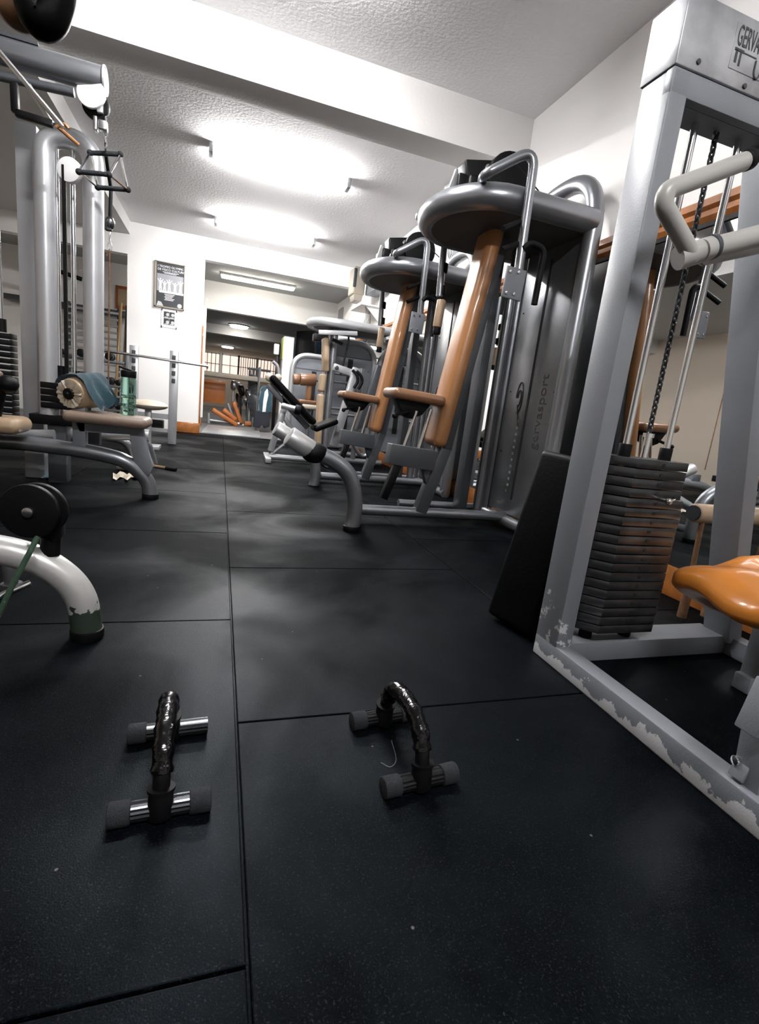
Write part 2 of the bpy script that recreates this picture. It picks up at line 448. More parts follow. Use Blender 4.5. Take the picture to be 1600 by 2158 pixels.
for (x, y, l) in ((504, 686, 'nearest'), (494, 702, 'middle'), (480, 730, 'farthest')):
    p = pZ(x, y, 2.23)
    t = thing('round_lamp', l + ' of the three round lamps on the ceiling of the far room', 'ceiling lamp', p, 'round lamps in the far room')
    b = MB(); b.disc(p + V(0, 0, -.005), (0, 0, 1), .24, .02); b.build('ring', 'white_plastic', t)
    b = MB(); b.disc(p + V(0, 0, -.03), (0, 0, 1), .2, .05, bev=.015); b.build('diffuser', 'spot_light', t)

# ================================================================== MIRROR ON THE RIGHT WALL
t = thing('wall_mirror', 'long wall mirror with a wooden top rail on the right wall', 'mirror', (XR, 3, .15))
b = MB(); b.bx(XR - .012, XR - .002, -1.5, 8.0, .142, 1.655); b.build('mirror_glass', 'mirror_glass', t, smooth=False)
b = MB(); b.prism([(XR, 0, 1.655), (XR - .02, 0, 1.655), (XR - .035, 0, 1.675), (XR - .03, 0, 1.70), (XR - .045, 0, 1.715), (XR - .045, 0, 1.745), (XR, 0, 1.745)], (0, 1, 0))
for v in b.bm.verts: v.co.y = -1.5 if v.co.y < .5 else 8.0
b.build('frame', 'wood', t)
b = MB(); b.bx(XR - .02, XR - .0125, -1.5, 8.0, 1.635, 1.655); b.build('edge_strip', 'black_slot', t)

# ================================================================== PUSH-UP BARS
def pushup(label, cx, y0, y1, z=0, twist=0.0, near_dx=0.0, brightness='ribbed_tube', caps=(1, 1, 1, 1)):
    t = thing('push_up_bar', label, 'push-up bar', (cx, (y0 + y1) / 2, 0), 'push-up bars on the floor')
    R = Matrix.Rotation(twist, 4, 'Z')
    c0 = Vector((cx, (y0 + y1) / 2, 0))
    def q(x, y, zz): return c0 + (R @ Vector((x, y, zz)))
    hl = (y1 - y0) / 2
    k = 0
    for yy, hw, tw in ((-hl, .074, .06), (hl, .072, .06)):
        b = MB(); n = 16; pts = []
        # fluted tube
        seg = 28; v0 = []; 
        ax0 = q(-hw, yy - math.sin(tw) * hw * .0, .017); ax1 = q(hw, yy + .006, .017)
        d = (ax1 - ax0).normalized(); up = V(0, 0, 1); s_ = d.cross(up)
        verts = []; faces = []
        for e_, P_ in enumerate((ax0, ax1)):
            for i in range(seg):
                a = 2 * PI * i / seg; rr = .0145 + (.0016 if i % 2 else 0)
                verts.append(P_ + (up * math.cos(a) + s_ * math.sin(a)) * rr)
        for i in range(seg): faces.append([i, (i + 1) % seg, seg + (i + 1) % seg, seg + i])
        b._add(verts, faces + [list(range(seg))[::-1], [seg + i for i in range(seg)]])
        b.build('foot_tube', brightness, t, smooth=False)
        for sgn, P_, dd in ((0, ax0, d), (1, ax1, -d)):
            if caps[k]:
                b = MB(); b.cyl(P_ - dd * .004, P_ + dd * .030, .0195, seg=24, bev=.003); b.build('foot_cap', 'grey_foam', t)
            k += 1
        # socket clamp
        b = MB(); b.cyl(q(0, yy, .006), q(0, yy * .97, .052), .0215, .0185, seg=24, bev=.002)
        b.build('socket', 'black_plate', t)
        b = MB(); b.cyl(q(0, yy * .97, .050), q(0, yy * .96, .055), .0215, seg=24); b.build('socket_rim', 'black_rubber', t)
    # bowed handle wrapped in tape
    path = catmull([q(0, -hl * .96, .05), q(0, -hl * .88, .075), q(0, -hl * .66, .107), q(0, -hl * .3, .122), q(0, hl * .3, .122), q(0, hl * .66, .107), q(0, hl * .88, .075), q(0, hl * .96, .05)], 6)
    b = MB(); b.tube(path, .0135, 16); b.build('handle', 'black_plate', t)
    inner = path[6:-6]; n = len(inner)
    rs = [.0165 + .0022 * math.sin(i * 1.9) * math.sin(i * .7) + .0008 * random.random() for i in range(n)]
    b = MB(); b.tube(inner, .017, 18, rs=rs)
    for v in b.bm.verts: v.co += Vector((random.uniform(-1, 1), random.uniform(-1, 1), random.uniform(-1, 1))) * .0009
    b.build('tape_wrap', 'black_gloss', t)
    return t
pushup('black tape-wrapped push-up bar with shiny ribbed feet left of the floor seam', -.064, .745, .945, twist=.02, caps=(1, 1, 1, 0))
pushup('black tape-wrapped push-up bar with dull feet right of the floor seam', .387, .728, .925, twist=.06, brightness='black_plate', caps=(1, 1, 1, 1))
b = MB(); b.tube(catmull([pZ(825, 1560, .03), pZ(835, 1600, .004), pZ(823, 1616, .002), pZ(803, 1607, .003)], 8), .0003, 6)
tag(b.build('loose_thread', 'grey_print'), 'thin loose thread curling on the floor beside the right push-up bar', 'thread')

# ================================================================== NEAR RIGHT CABLE TOWER
T = thing('cable_tower', 'grey square-tube weight machine with paint chipped off its floor rail, nearest on the right', 'weight machine', (1.35, 1.15, 0))
b = MB(); b.bx(.975, 1.03, .2, 1.21, 0, .065, .004); b.build('floor_rail', 'chipped_rail', T)
b = MB(); b.bx(1.03, 1.70, 1.13, 1.235, 0, .065, .004); b.build('cross_rail', 'grey_paint', T)
b = MB(); b.bx(1.70, 1.755, .3, 1.22, 0, .065, .004); b.build('floor_rail', 'grey_paint', T)
b = MB(); b.bx(.975, 1.03, 1.11, 1.21, .06, 1.555, .005); b.build('upright', 'chipped_post', T)
b = MB(); b.beam((1.715, 1.16, .05), (1.375, 1.16, 1.53), .058, .10, (1, 0, 0), .005); b.build('upright', 'grey_paint', T)
b = MB(); b.bx(.975, 1.50, 1.11, 1.135, 1.50, 1.555, .003); b.bx(1.03, 1.5, 1.135, 1.205, 1.50, 1.508); b.build('top_beam', 'grey_paint', T)
b = MB(); b.bx(.972, 1.50, 1.106, 1.215, 1.556, 1.705, .003)
hd = b.build('header_box', 'galvanised', T)
for (x, z) in ((1.035, 1.575), (1.19, 1.567)):
    b = MB(); b.disc((x, 1.105, z), (0, 1, 0), .006, .006, 12, .001); b.build('screw', 'dark_print', hd)
SK = -.098
b = MB(); b.bx(1.225 + SK, 1.44 + SK, 1.1045, 1.1065, 1.590, 1.685, .0005); lb = b.build('sticker', 'galvanised', hd)
text_part('sticker_text', 'GERVA', (1.232 + SK, 1.1040, 1.640), (1, 0, 0), (0, 0, 1), .060, 'dark_print', hd, xs=.40)
b = MB(); b.bx(1.232 + SK, 1.262 + SK, 1.1035, 1.1045, 1.628, 1.634); b.bx(1.236 + SK, 1.243 + SK, 1.1035, 1.1045, 1.604, 1.630); b.bx(1.250 + SK, 1.256 + SK, 1.1035, 1.1045, 1.600, 1.630)
b.bx(1.262 + SK, 1.305 + SK, 1.1035, 1.1045, 1.6285, 1.631); b.build('sticker_mark', 'dark_print', hd)
b = MB(); b.tube(catmull([V(1.305 + SK, 1.104, 1.625), V(1.306 + SK, 1.104, 1.60), V(1.315 + SK, 1.104, 1.59), V(1.325 + SK, 1.104, 1.60), V(1.326 + SK, 1.104, 1.62)], 5), .0025, 6); b.build('sticker_mark', 'dark_print', hd)
for x in (1.13, 1.285):
    b = MB(); b.cyl((x, 1.172, .09), (x, 1.172, 1.5), .0095, seg=18); b.build('guide_rod', 'chrome', T)
    b = MB(); b.cyl((x, 1.172, .635), (x, 1.172, .675), .018, seg=20, bev=.002); b.build('rubber_stop', 'black_rubber', T)
    b = MB(); b.cyl((x, 1.172, .064), (x, 1.172, .098), .02, seg=20, bev=.002); b.build('rubber_stop', 'black_rubber', T)
def octo(cx, cy, hx, hy, ch, z0, z1):
    p = [(cx - hx + ch, cy - hy), (cx + hx - ch * .3, cy - hy), (cx + hx, cy - hy + ch * .3), (cx + hx, cy + hy), (cx - hx, cy + hy), (cx - hx, cy - hy + ch)]
    return [V(x, y, z0) for x, y in p], V(0, 0, z1 - z0)
nplt = 19; z = .10; dz = (.64 - .10) / nplt
for i in range(nplt):
    top = i >= nplt - 4
    hx = .128 if top else .137 + .002 * random.random(); cx = 1.203 if top else 1.208
    cx += random.uniform(-.0015, .0015)
    b = MB(); P_, e_ = octo(cx, 1.172, hx, .060, .05, z + .0015, z + dz - .0015); b.prism(P_, e_, .0011)
    pl = b.build('weight_plate', 'steel_plate', T)
    b = MB(); b.disc((cx + .02, 1.1115, z + dz / 2), (0, 1, 0), .0055, .002, 12, 0); b.build('pin_hole', 'black_slot', pl)
    z += dz
b = MB(); b.cyl((1.232, 1.075, .528), (1.232, 1.12, .528), .006, seg=12, bev=.002); b.ball((1.232, 1.075, .528), .010); b.tube(fillet([V(1.232, 1.072, .53), V(1.245, 1.068, .535), V(1.258, 1.085, .54)], .01), .003, 8); b.build('selector_pin', 'chrome', T)
b = MB(); b.cyl((1.205, 1.172, .64), (1.205, 1.172, .70), .011, seg=14); b.cyl((1.205, 1.172, .70), (1.205, 1.172, .712), .016, seg=14); b.build('pull_shaft', 'chrome', T)
# chain of short links
b = MB(); zz = .71; k = 0
while zz < 1.50:
    ax = V(1, 0, 0) if k % 2 else V(0, 1, 0); cc = V(1.205, 1.172, zz + .011)
    loop = [cc + ax * (.0062 * math.cos(a)) + V(0, 0, .0125 * math.sin(a)) for a in [2 * PI * j / 10 for j in range(10)]]
    b.tube(loop, .0032, 6, closed=True); zz += .0165; k += 1
b.build('chain', 'steel_plate', T)
# white tubular press arm
arm = MB()
pa = [pY(1575, 338, .97), pY(1404, 402, .97), pY(1398, 432, .97), pY(1462, 545, .99)]
arm.tube(fillet(pa, .06, 9), .0195, 18)
j = pY(1440, 540, .99)
arm.tube([pY(1428, 545, 1.0), pY(1505, 520, .98)], .026, 20)
arm.tube([pY(1480, 528, .98), pY(1700, 470, .95)], .0235, 20)
arm.tube([pY(1490, 545, 1.02), pY(1700, 500, 1.0)], .015, 16)
arm.tube([pY(1700, 470, .95), V(1.45, 1.12, 1.22)], .0235, 20)
ar = arm.build('press_arm', 'white_tube', T)
b = MB(); p = pY(1577, 337, .97); d = (pY(1575, 338, .97) - pY(1404, 402, .97)).normalized(); b.cyl(p - d * .012, p + d * .010, .0215, seg=20, bev=.003); b.build('end_cap', 'black_rubber', ar)
b = MB(); p = pY(1500, 521, .98); d = (pY(1700, 470, .95) - pY(1480, 528, .98)).normalized(); b.cyl(p - d * .004, p + d * .006, .0275, seg=20); b.build('collar', 'dark_grey_paint', ar)
# seat pad, orange vinyl with folds
me_seat = MB(); me_seat.rbox((0, 0, 0), (.40, .30, .145), .055, seg=6)
bmesh.ops.subdivide_edges(me_seat.bm, edges=[e for e in me_seat.bm.edges if e.calc_length() > .06], cuts=6, use_grid_fill=True)
sc_ = Vector((1.45, .90, .312))
for v in me_seat.bm.verts:
    x, y, zz = v.co; u = (x + .2)
    tap = min(1, .45 + u * 3.2)
    v.co.z = zz * tap + .012 * math.sin(u * 22 + y * 9) * (1 if zz > 0 else .8) + .010 * math.sin(y * 30 + u * 11) * (u < .3)
    v.co = v.co + sc_
me_seat.build('seat_pad', 'orange_vinyl', T)
b = MB(); b.bx(1.52, 1.57, .90, .95, .0, .27, .004); b.bx(1.50, 1.70, .90, .95, .0, .05, .004); b.build('seat_post', 'grey_paint', T)
# lever bracket at the near end of the rail
b = MB(); b.beam((1.0, .555, .06), (1.0, .57, .22), .012, .05, (1, 0, 0), .002); b.beam(pY(1550, 1640, .57), pY(1572, 1600, .57), .008, .03, (1, 0, 0), .002); b.build('bracket', 'grey_paint', T)
b = MB(); b.rbox((1.035, .535, .125), (.075, .06, .09), .006); b.build('bumper_block', 'black_rubber', T)
b = MB(); b.beam(pY(1590, 1545, .54), pY(1640, 1440, .54), .06, .04, (1, 0, 0), .003); b.build('lever', 'grey_paint', T)
b = MB(); b.disc(pY(1554, 1603, .58), (1, -.3, 0), .010, .014, 10, .002); b.build('bolt', 'chrome', T)

# black pad leaning on the tower
zdir = (V(1.045, 1.42, .60) - V(.96, 1.42, 0)).normalized(); ydir = V(.25, -1, 0); ydir = (ydir - zdir * ydir.dot(zdir)).normalized(); xdir = ydir.cross(zdir)
R = Matrix((xdir, ydir, zdir)).transposed()
b = MB(); b.rbox((1.045, 1.375, .305), (.10, .21, .61), .022, R, 4)
b2c = b.bm
for v in b2c.verts:
    # slab narrows towards its top end
    k_ = max(0, min(1, v.co.z / .6)); cxy = V(.985 + .09 * k_, 1.37, 0)
    v.co.x = cxy.x + (v.co.x - cxy.x) * (1.15 - .45 * k_)
mn = min(v.co.z for v in b2c.verts)
for v in b2c.verts: v.co.z -= mn; v.co.x += .02
tag(b.build('exercise_pad', 'black_vinyl'), 'thick black vinyl pad leaning against the chipped grey upright', 'pad')

# rusty stand with beige roller behind the tower
t = thing('roller_stand', 'rusty stand with a beige padded roller behind the cable tower', 'stand', (1.88, 1.42, 0))
b = MB(); b.cyl((1.78, 1.43, .435), (1.985, 1.43, .435), .038, seg=20, bev=.01); b.build('roller', 'beige_vinyl', t)
b = MB(); b.cyl((1.772, 1.43, .435), (1.785, 1.43, .435), .03, seg=14); b.build('roller_cap', 'grey_foam', t)
for x in (1.84, 1.97):
    b = MB(); b.tube([V(x, 1.42, 0), V(x, 1.42, .11)], .018, 12); b.tube([V(x, 1.42, .1), V(x - .02, 1.42, .41)], .010, 10); b.build('leg', 'rust', t)

# ================================================================== FLY MACHINES (two of a kind)
def stadium(x0, xb, yc, hw, z, n=14, rad=None):
    # open path: back near side -> round front -> back far side
    rad = rad or hw; pts = [V(xb, yc - hw, z)]
    for k in range(n + 1):
        a = -PI / 2 - PI * k / n
        pts.append(V(x0 + rad + rad * math.cos(a), yc + hw * math.sin(a), z))
    pts.append(V(xb, yc + hw, z)); return pts
def fly_machine(label, full=True):
    yc = 2.85
    t = thing('fly_machine', label, 'weight machine', (1.4, yc, 0), 'silver chest machines with slanted tan back pads')
    # base
    b = MB(); b.tube([V(.80, yc, .075), V(1.86, yc, .075)], .033, 16); b.tube([V(1.2, 3.15, .07), V(1.86, 3.15, .07)], .026, 14); b.tube([V(1.86, 2.45, .05), V(1.86, 3.25, .05)], .04, 16)
    b.build('base_tube', 'silver', t)
    # footrest leg
    Yl = 2.62
    leg = catmull([V(.735, Yl, .01), V(.745, Yl, .08), V(.735, Yl, .20), V(.69, Yl, .315), V(.60, Yl, .385), V(.485, Yl, .425)], 7)
    b = MB(); b.tube(leg, .043, 18); b.tube([V(.74, Yl + .02, .09), V(.82, yc, .08)], .028, 12); lg = b.build('front_leg', 'silver', t)
    b = MB(); b.cyl((.735, Yl, 0), (.735, Yl, .03), .047, seg=20, bev=.003); b.build('rubber_foot', 'black_rubber', lg)
    b = MB(); b.bx(.775, .80, 2.70, 2.80, .06, .16, .003); b.build('bracket', 'grey_paint', t)
    rests = [Yl] + ([3.08] if full else [])
    if not full: rests = []
    for Y_ in rests:
        if Y_ > 3:
            b = MB(); b.tube(fillet([V(.49, Y_, .42), V(.60, Y_, .39), V(.72, 2.9, .31), V(.73, 2.66, .24)], .12, 8), .033, 16); b.build('footrest_tube', 'silver', t)
        b = MB(); a_ = V(.345, Y_ - .01, .500) if Y_ < 3 else V(.325, Y_ - .01, .505); c_ = V(.47, Y_, .432); b.cyl(a_, c_, .052 if Y_ < 3 else .045, seg=24, bev=.006); b.build('foot_roller', 'brushed_metal', t)
        b = MB(); b.ball((.49, Y_, .422), .060 if Y_ < 3 else .052, (1.2, 1, .95)); b.build('roller_cap', 'black_rubber', t)
    # slanted back pad and its post
    bot, top = V(1.275, yc, .50), V(1.455, yc, 1.78); ax = (top - bot).normalized()
    side = V(0, 1, 0); nx = side.cross(ax)
    R = Matrix((nx, side, ax)).transposed()
    b = MB(); b.rbox((bot + top) / 2 + nx * 0, (.095, .205, (top - bot).length), .045, R, 6); b.build('back_pad', 'tan_vinyl', t)
    off = V(.075, 0, -.01)
    b = MB(); b.beam(V(1.235, yc, .08), bot + off + V(0, 0, .02), .075, .075, (1, 0, 0)); b.beam(bot + off, top + off, .06, .08, (1, 0, 0)); b.build('back_post', 'dark_grey_paint', t)
    # seat
    b = MB(); b.rbox((1.10, yc, .782), (.33, .25, .062), .03, Matrix.Rotation(math.radians(3), 3, 'Y'), 5); b.build('seat', 'brown_vinyl', t)
    b = MB(); b.prism([V(.97, yc - .05, .76), V(1.20, yc - .05, .75), V(1.15, yc - .05, .68), V(1.08, yc - .05, .65), V(1.03, yc - .05, .67)], V(0, .1, 0), .006); b.build('seat_bracket', 'black_plate', t)
    b = MB()
    b.tube([V(1.04, yc - .05, .40), V(1.11, yc - .05, .70)], .011, 10); b.tube([V(1.15, yc - .05, .44), V(1.20, yc - .05, .72)], .011, 10); b.build('seat_rod', 'chrome', t)
    b = MB(); b.tube([V(.965, yc - .1, .665), V(1.06, yc - .06, .695)], .010, 10); b.ball((.96, yc - .1, .66), .017); b.build('adjust_knob', 'black_rubber', t)
    b = MB(); b.rbox((1.115, yc - .04, .425), (.30, .09, .12), .004, Matrix.Rotation(math.radians(4), 3, 'Y')); b.prism([V(1.20, yc - .03, .37), V(1.27, yc - .03, .36), V(1.25, yc - .03, .25)], V(0, .05, 0), .003); b.build('gusset_box', 'dark_grey_paint', t)
    b = MB(); b.beam(V(.965, yc - .05, .16), V(1.04, yc - .05, .40), .045, .05, (1, 0, 0)); b.build('height_post', 'black_plate', t)
    # round-ended deck above
    z = 1.80; hw = .36; xf = 1.08; xb = 1.86
    path = stadium(xf, xb, yc, hw, z, 16, .30)
    b = MB(); b.tube(path, .062, 20); b.build('deck_rim', 'silver', t)
    b = MB(); b.prism([p + V(0, 0, -.055) for p in stadium(xf, xb, yc, hw - .01, z, 16, .30)], V(0, 0, .012)); b.build('deck_plate', 'dark_underside', t)
    # tower: round-topped tube frame with a slotted panel facing the aisle
    X = 1.87
    path = fillet([V(X, 2.49, .04), V(X, 2.49, 2.06), V(X, 3.13, 2.06), V(X, 3.13, .04)], .30, 12)
    b = MB(); b.tube(path, .046, 18); b.build('tower_tube', 'silver', t)
    b = MB(); b.bx(X - .012, X - .002, 2.50, 3.06, .10, 1.77, .002); pn = b.build('tower_panel', 'panel_grey', t)
    b = MB(); b.bx(X - .0145, X - .011, 2.792, 2.812, .20, 1.68); b.build('panel_slot', 'black_slot', pn)
    for (yy, zz) in ((2.55, .9), (2.55, .3), (3.02, .9), (3.02, .5), (3.02, 1.4)):
        b = MB(); b.disc((X - .014, yy, zz), (1, 0, 0), .005, .004, 10, 0); b.build('rivet', 'black_slot', pn)
    text_part('panel_lettering', 'gervasport', (X - .0135, 2.63, .55), (0, 0, 1), (0, 1, 0), .10, 'dark_grey_paint', pn, sx=1.05)
    b = MB(); lp = [V(X - .0135, 2.905 + .035 * math.cos(a), .86 + .10 * math.sin(a)) for a in [i * .3 for i in range(18)]]
    b.tube(lp, .004, 6); b.tube([V(X - .0135, 2.905 + .018 * math.cos(a), .86 + .05 * math.sin(a)) for a in [i * .4 for i in range(14)]] + [V(X - .0135, 2.87, .68)], .004, 6)
    b.build('panel_logo', 'dark_grey_paint', pn)
    for k in range(12):
        text_part('scale_number', 'PFFPFPPFFPFP'[k] if False else str(5 + 5 * k), (X - .0135, 2.885, .24 + k * .042), (0, -1, 0), (0, 0, 1), .024, 'white_print', pn, .0004)
    # far uprights of the cable column
    b = MB(); b.bx(1.60, 1.66, 3.02, 3.12, .06, 1.77, .004); b.build('column', 'dark_grey_paint', t)
    b = MB(); b.tube([V(1.73, 3.0, .06), V(1.73, 3.0, 1.77)], .032, 14); b.build('column', 'silver', t)
    b = MB(); b.tube([V(1.80, 2.98, .1), V(1.80, 2.98, 1.77)], .003, 6); b.tube([V(1.68, 2.95, .1), V(1.68, 2.95, 1.77)], .003, 6); b.build('cable', 'black_slot', t)
    # swinging arms
    Yn = 2.40
    pts = [V(1.21, 2.56, 1.875), pY(1020, 368, 2.45), pY(1128, 318, Yn), pY(1134, 350, Yn), pY(1108, 495, Yn), pY(1090, 592, Yn)]
    b = MB(); b.tube(fillet([pts[0], pts[1], pY(1130, 312, Yn), pts[5]], .10, 9), .0235, 16); ar = b.build('near_arm', 'silver', t)
    pc = pY(1083, 598, Yn - .02)
    b = MB(); b.rbox(pc, (.115, .012, .15), .012, Matrix.Rotation(math.radians(3), 3, 'Y')); b.build('pivot_plate', 'grey_paint', ar)
    for dx, dz_ in ((-.035, .05), (.012, .055), (-.04, -.05), (.005, -.05)):
        b = MB(); b.disc(pc + V(dx, -.009, dz_), (0, 1, 0), .008, .008, 12, .002); b.build('bolt', 'chrome', ar)
    b = MB(); b.tube(fillet([pY(1104, 525, Yn - .02), pY(1118, 512, Yn - .03), pY(1148, 525, Yn - .04), pY(1126, 642, Yn - .04)], .045, 8), .0165, 16); b.build('grip', 'black_rubber', ar)
    for (a0, a1) in (((1060, 482), (1102, 466)), ((1058, 527), (1104, 510))):
        b = MB(); b.tube([pY(*a0, Yn - .03), pY(*a1, Yn + .02)], .014, 12); b.build('grip', 'black_rubber', ar)
    Yf = 3.26
    b = MB(); b.tube(fillet([V(1.20, 3.10, 1.87), V(1.12, Yf, 1.9), pY(938, 500, Yf), pY(926, 625, Yf)], .05, 6), .0235, 14); fa = b.build('far_arm', 'silver', t)
    b = MB(); b.cyl(pY(931, 632, Yf), pY(921, 690, Yf), .030, seg=16, bev=.008); b.build('grip_wrap', 'beige_vinyl', fa)
    for p_ in ((936, 565), (932, 612), (921, 695)):
        q_ = pY(*p_, Yf); b = MB(); b.cyl(q_ + V(0, 0, -.03), q_ + V(0, 0, .03), .026, seg=12, bev=.006); b.build('strap', 'black_rubber', fa)
    # pulley block on the deck
    b = MB(); b.rbox((1.32, 2.84, 2.02), (.22, .12, .12), .012, Matrix.Rotation(math.radians(-12), 3, 'Y')); b.rbox((1.30, 2.84, 1.92), (.14, .16, .14), .02); b.rbox((1.17, 2.80, 1.90), (.06, .2, .10), .01); b.build('pulley_block', 'black_plate', t)
    b = MB(); b.disc((1.46, 2.76, 2.00), (0, 1, 0), .135, .07, bev=.01); b.build('pulley', 'black_rubber', t)
    b = MB(); b.prism([V(1.08, 2.72, 1.80), V(1.16, 2.72, 1.84), V(1.155, 2.72, 1.90), V(1.14, 2.72, 1.97), V(1.125, 2.72, 1.97), V(1.10, 2.72, 1.87)], V(0, .02, 0), .003); b.build('stop_bracket', 'light_silver', t)
    b = MB(); b.disc((1.335, 2.775, 2.04), (0, 1, 0), .018, .016, bev=.003); b.build('bolt', 'chrome', t)
    b = MB(); b.tube([V(1.44, 2.68, 2.06), V(1.80, 2.72, 1.88)], .004, 6); b.build('cable', 'black_slot', t)
    b = MB(); b.disc((1.80, 2.78, 1.88), (0, 1, 0), .05, .03); b.rbox((1.80, 2.78, 1.85), (.07, .06, .05), .006); b.build('pulley', 'black_plate', t)
    # dark duct shrouding the weights behind the pad
    return t
m1 = fly_machine('silver chest machine with tan slanted back pad, the nearer and larger of the two')
m2 = fly_machine('silver chest machine with tan slanted back pad, the farther and smaller of the two', full=False)
m2.location = Vector(m2.location) + V(.03, 1.40, -.02)
for ch in [o for o in COL.objects if o.parent == m2]:
    if ch.name.startswith('front_leg'): pass

# ================================================================== CAPTAIN'S CHAIR STYLE MACHINE (third in the row)
Yc = 6.3
t = thing('press_machine', 'pale silver machine with a column of three beige pads under a round-ended top', 'weight machine', (1.4, Yc, 0))
b = MB(); b.tube(stadium(1.0, 1.95, Yc + .05, .33, 1.60, 16, .30), .05, 16); b.build('deck_rim', 'light_silver', t)
b = MB(); b.prism([p + V(0, 0, -.03) for p in stadium(1.0, 1.95, Yc + .05, .32, 1.60, 16, .30)], V(0, 0, .012)); b.build('deck_plate', 'dark_underside', t)
for (a, bb) in (((686, 712), (686, 784)), ((681, 788), (676, 826)), ((676, 830), (668, 960))):
    p0, p1 = pY(*a, Yc), pY(*bb, Yc); p0.z, p1.z = max(p0.z, .02), max(p1.z, .05)
    d = (p0 - p1).normalized(); R = Matrix((V(0, 1, 0).cross(d), V(0, 1, 0), d)).transposed()
    b = MB(); b.rbox((p0 + p1) / 2, (.075, .17, (p0 - p1).length), .03, R, 5); b.build('back_pad', 'beige_vinyl', t)
b = MB(); b.tube([V(1.30, Yc, .0), V(1.30, Yc, 1.58)], .042, 14); b.tube([V(1.24, Yc, .05), V(1.24, Yc, 1.58)], .02, 10); b.build('post', 'silver', t)
b = MB(); b.beam(pY(672, 700, 5.98), pY(753, 703, 5.98), .03, .05, (0, 1, 0)); b.build('roller_bar', 'light_silver', t)
b = MB(); b.rbox(pY(668, 712, 6.0), (.09, .1, .08), .01); b.tube([pY(735, 710, 6.1), pY(735, 720, 6.1), pY(718, 790, 6.1)], .012, 8); b.tube([pY(700, 715, 6.05), pY(722, 725, 6.05)], .02, 8); b.build('pulley_block', 'black_plate', t)
for z in (.55, .62, .95, 1.05): 
    b = MB(); b.tube([V(1.30, Yc + .03, z), V(1.72, Yc + .1, z)], .018, 10); b.build('cross_tube', 'silver', t)
b = MB(); b.tube([V(1.0, Yc, .05), V(1.9, Yc, .05)], .035, 12); b.build('base_tube', 'silver', t)
b = MB(); b.tube([pY(700, 676, 6.2), pY(790, 690, 6.2)], .012, 8); b.rbox(pY(752, 683, 6.2), (.10, .05, .04), .008); b.build('cable_rod', 'black_plate', t)
# its tower: round-topped plate facing the camera
def tower(name, label, cx, Y, hw, ztop, grp=None, slot=True):
    t = thing(name, label, 'weight stack tower', (cx, Y, 0), grp)
    b = MB(); b.tube(fillet([V(cx - hw, Y, .02), V(cx - hw, Y, ztop), V(cx + hw, Y, ztop), V(cx + hw, Y, .02)], .26, 10), .038, 14); b.build('frame_tube', 'light_silver', t)
    b = MB(); n = 10; r = .24
    poly = [V(cx - hw + .02, Y, .1)]
    for k in range(n + 1):
        a = PI - PI / 2 * k / n; poly.append(V(cx - hw + .02 + r + r * math.cos(a), Y, ztop - .02 - r + r * math.sin(a)))
    for k in range(n + 1):
        a = PI / 2 - PI / 2 * k / n; poly.append(V(cx + hw - .02 - r + r * math.cos(a), Y, ztop - .02 - r + r * math.sin(a)))
    poly.append(V(cx + hw - .02, Y, .1))
    b.prism(poly, V(0, .012, 0)); b.build('plate', 'grey_paint', t)
    b = MB(); b.bx(cx - .035, cx + .035, Y - .004, Y - .001, .35, ztop - .22); b.build('slot', 'black_slot', t)
    b = MB(); b.bx(cx - hw + .03, cx + hw - .03, Y - .005, Y - .001, ztop - .2, ztop - .194); b.build('seam', 'dark_grey_paint', t)
    for sx in (-1, 1):
        for z in (ztop - .12, ztop - .35, ztop - .7):
            b = MB(); b.disc((cx + sx * (hw - .07), Y - .003, z), (0, 1, 0), .008, .006, 8, 0); b.build('screw', 'black_slot', t)
    return t
tower('stack_tower', 'grey round-topped weight tower behind the beige pad column, on the mirrored wall', 1.64, 6.75, .33, 1.50)
# lever machine between
t = thing('lever_machine', 'pale grey lever machine with a slanted square beam and black hooked grips', 'weight machine', (1.3, 5.5, 0))
b = MB(); b.beam(pY(752, 776, 5.5), pY(703, 940, 5.5), .085, .07, (1, 0, 0)); b.build('slanted_beam', 'light_silver', t)
b = MB(); b.beam(pY(703, 773, 5.55), pY(752, 790, 5.55), .06, .075, (0, 1, 0)); ob = b.build('top_arm', 'light_silver', t)
b = MB(); b.disc(pY(710, 775, 5.51), (0, 1, 0), .022, .02); b.build('bolt', 'dark_grey_paint', t)
b = MB(); b.prism([pY(797, 768, 5.35), pY(805, 772, 5.35), pY(785, 900, 5.35), pY(752, 905, 5.35)], V(0, .12, 0), .006); b.build('shroud', 'dark_grey_paint', t)
for o_ in ((0, 0), (-9, -2)):
    b = MB(); b.tube(fillet([pY(752 + o_[0], 782 + o_[1], 5.42), pY(762 + o_[0], 792 + o_[1], 5.4), pY(764 + o_[0], 806 + o_[1], 5.4), pY(755 + o_[0], 820 + o_[1], 5.4)], .04, 6), .017, 12); b.build('grip', 'black_rubber', t)
b = MB(); b.tube([V(1.12, 5.6, .05), V(1.85, 5.6, .05)], .035, 12); b.tube([V(1.12, 5.2, .04), V(1.12, 5.8, .04)], .035, 12); b.tube([V(1.5, 5.6, .05), V(1.5, 5.6, 1.1)], .03, 12); b.build('base_frame', 'silver', t)
b = MB(); b.tube([pY(812 - 70 + .6 * k, 930 + 20 * math.sin(PI * k / 80) * 1.6, 5.0) for k in range(0, 81, 5)], .02, 10); b.build('curved_tube', 'silver', t)
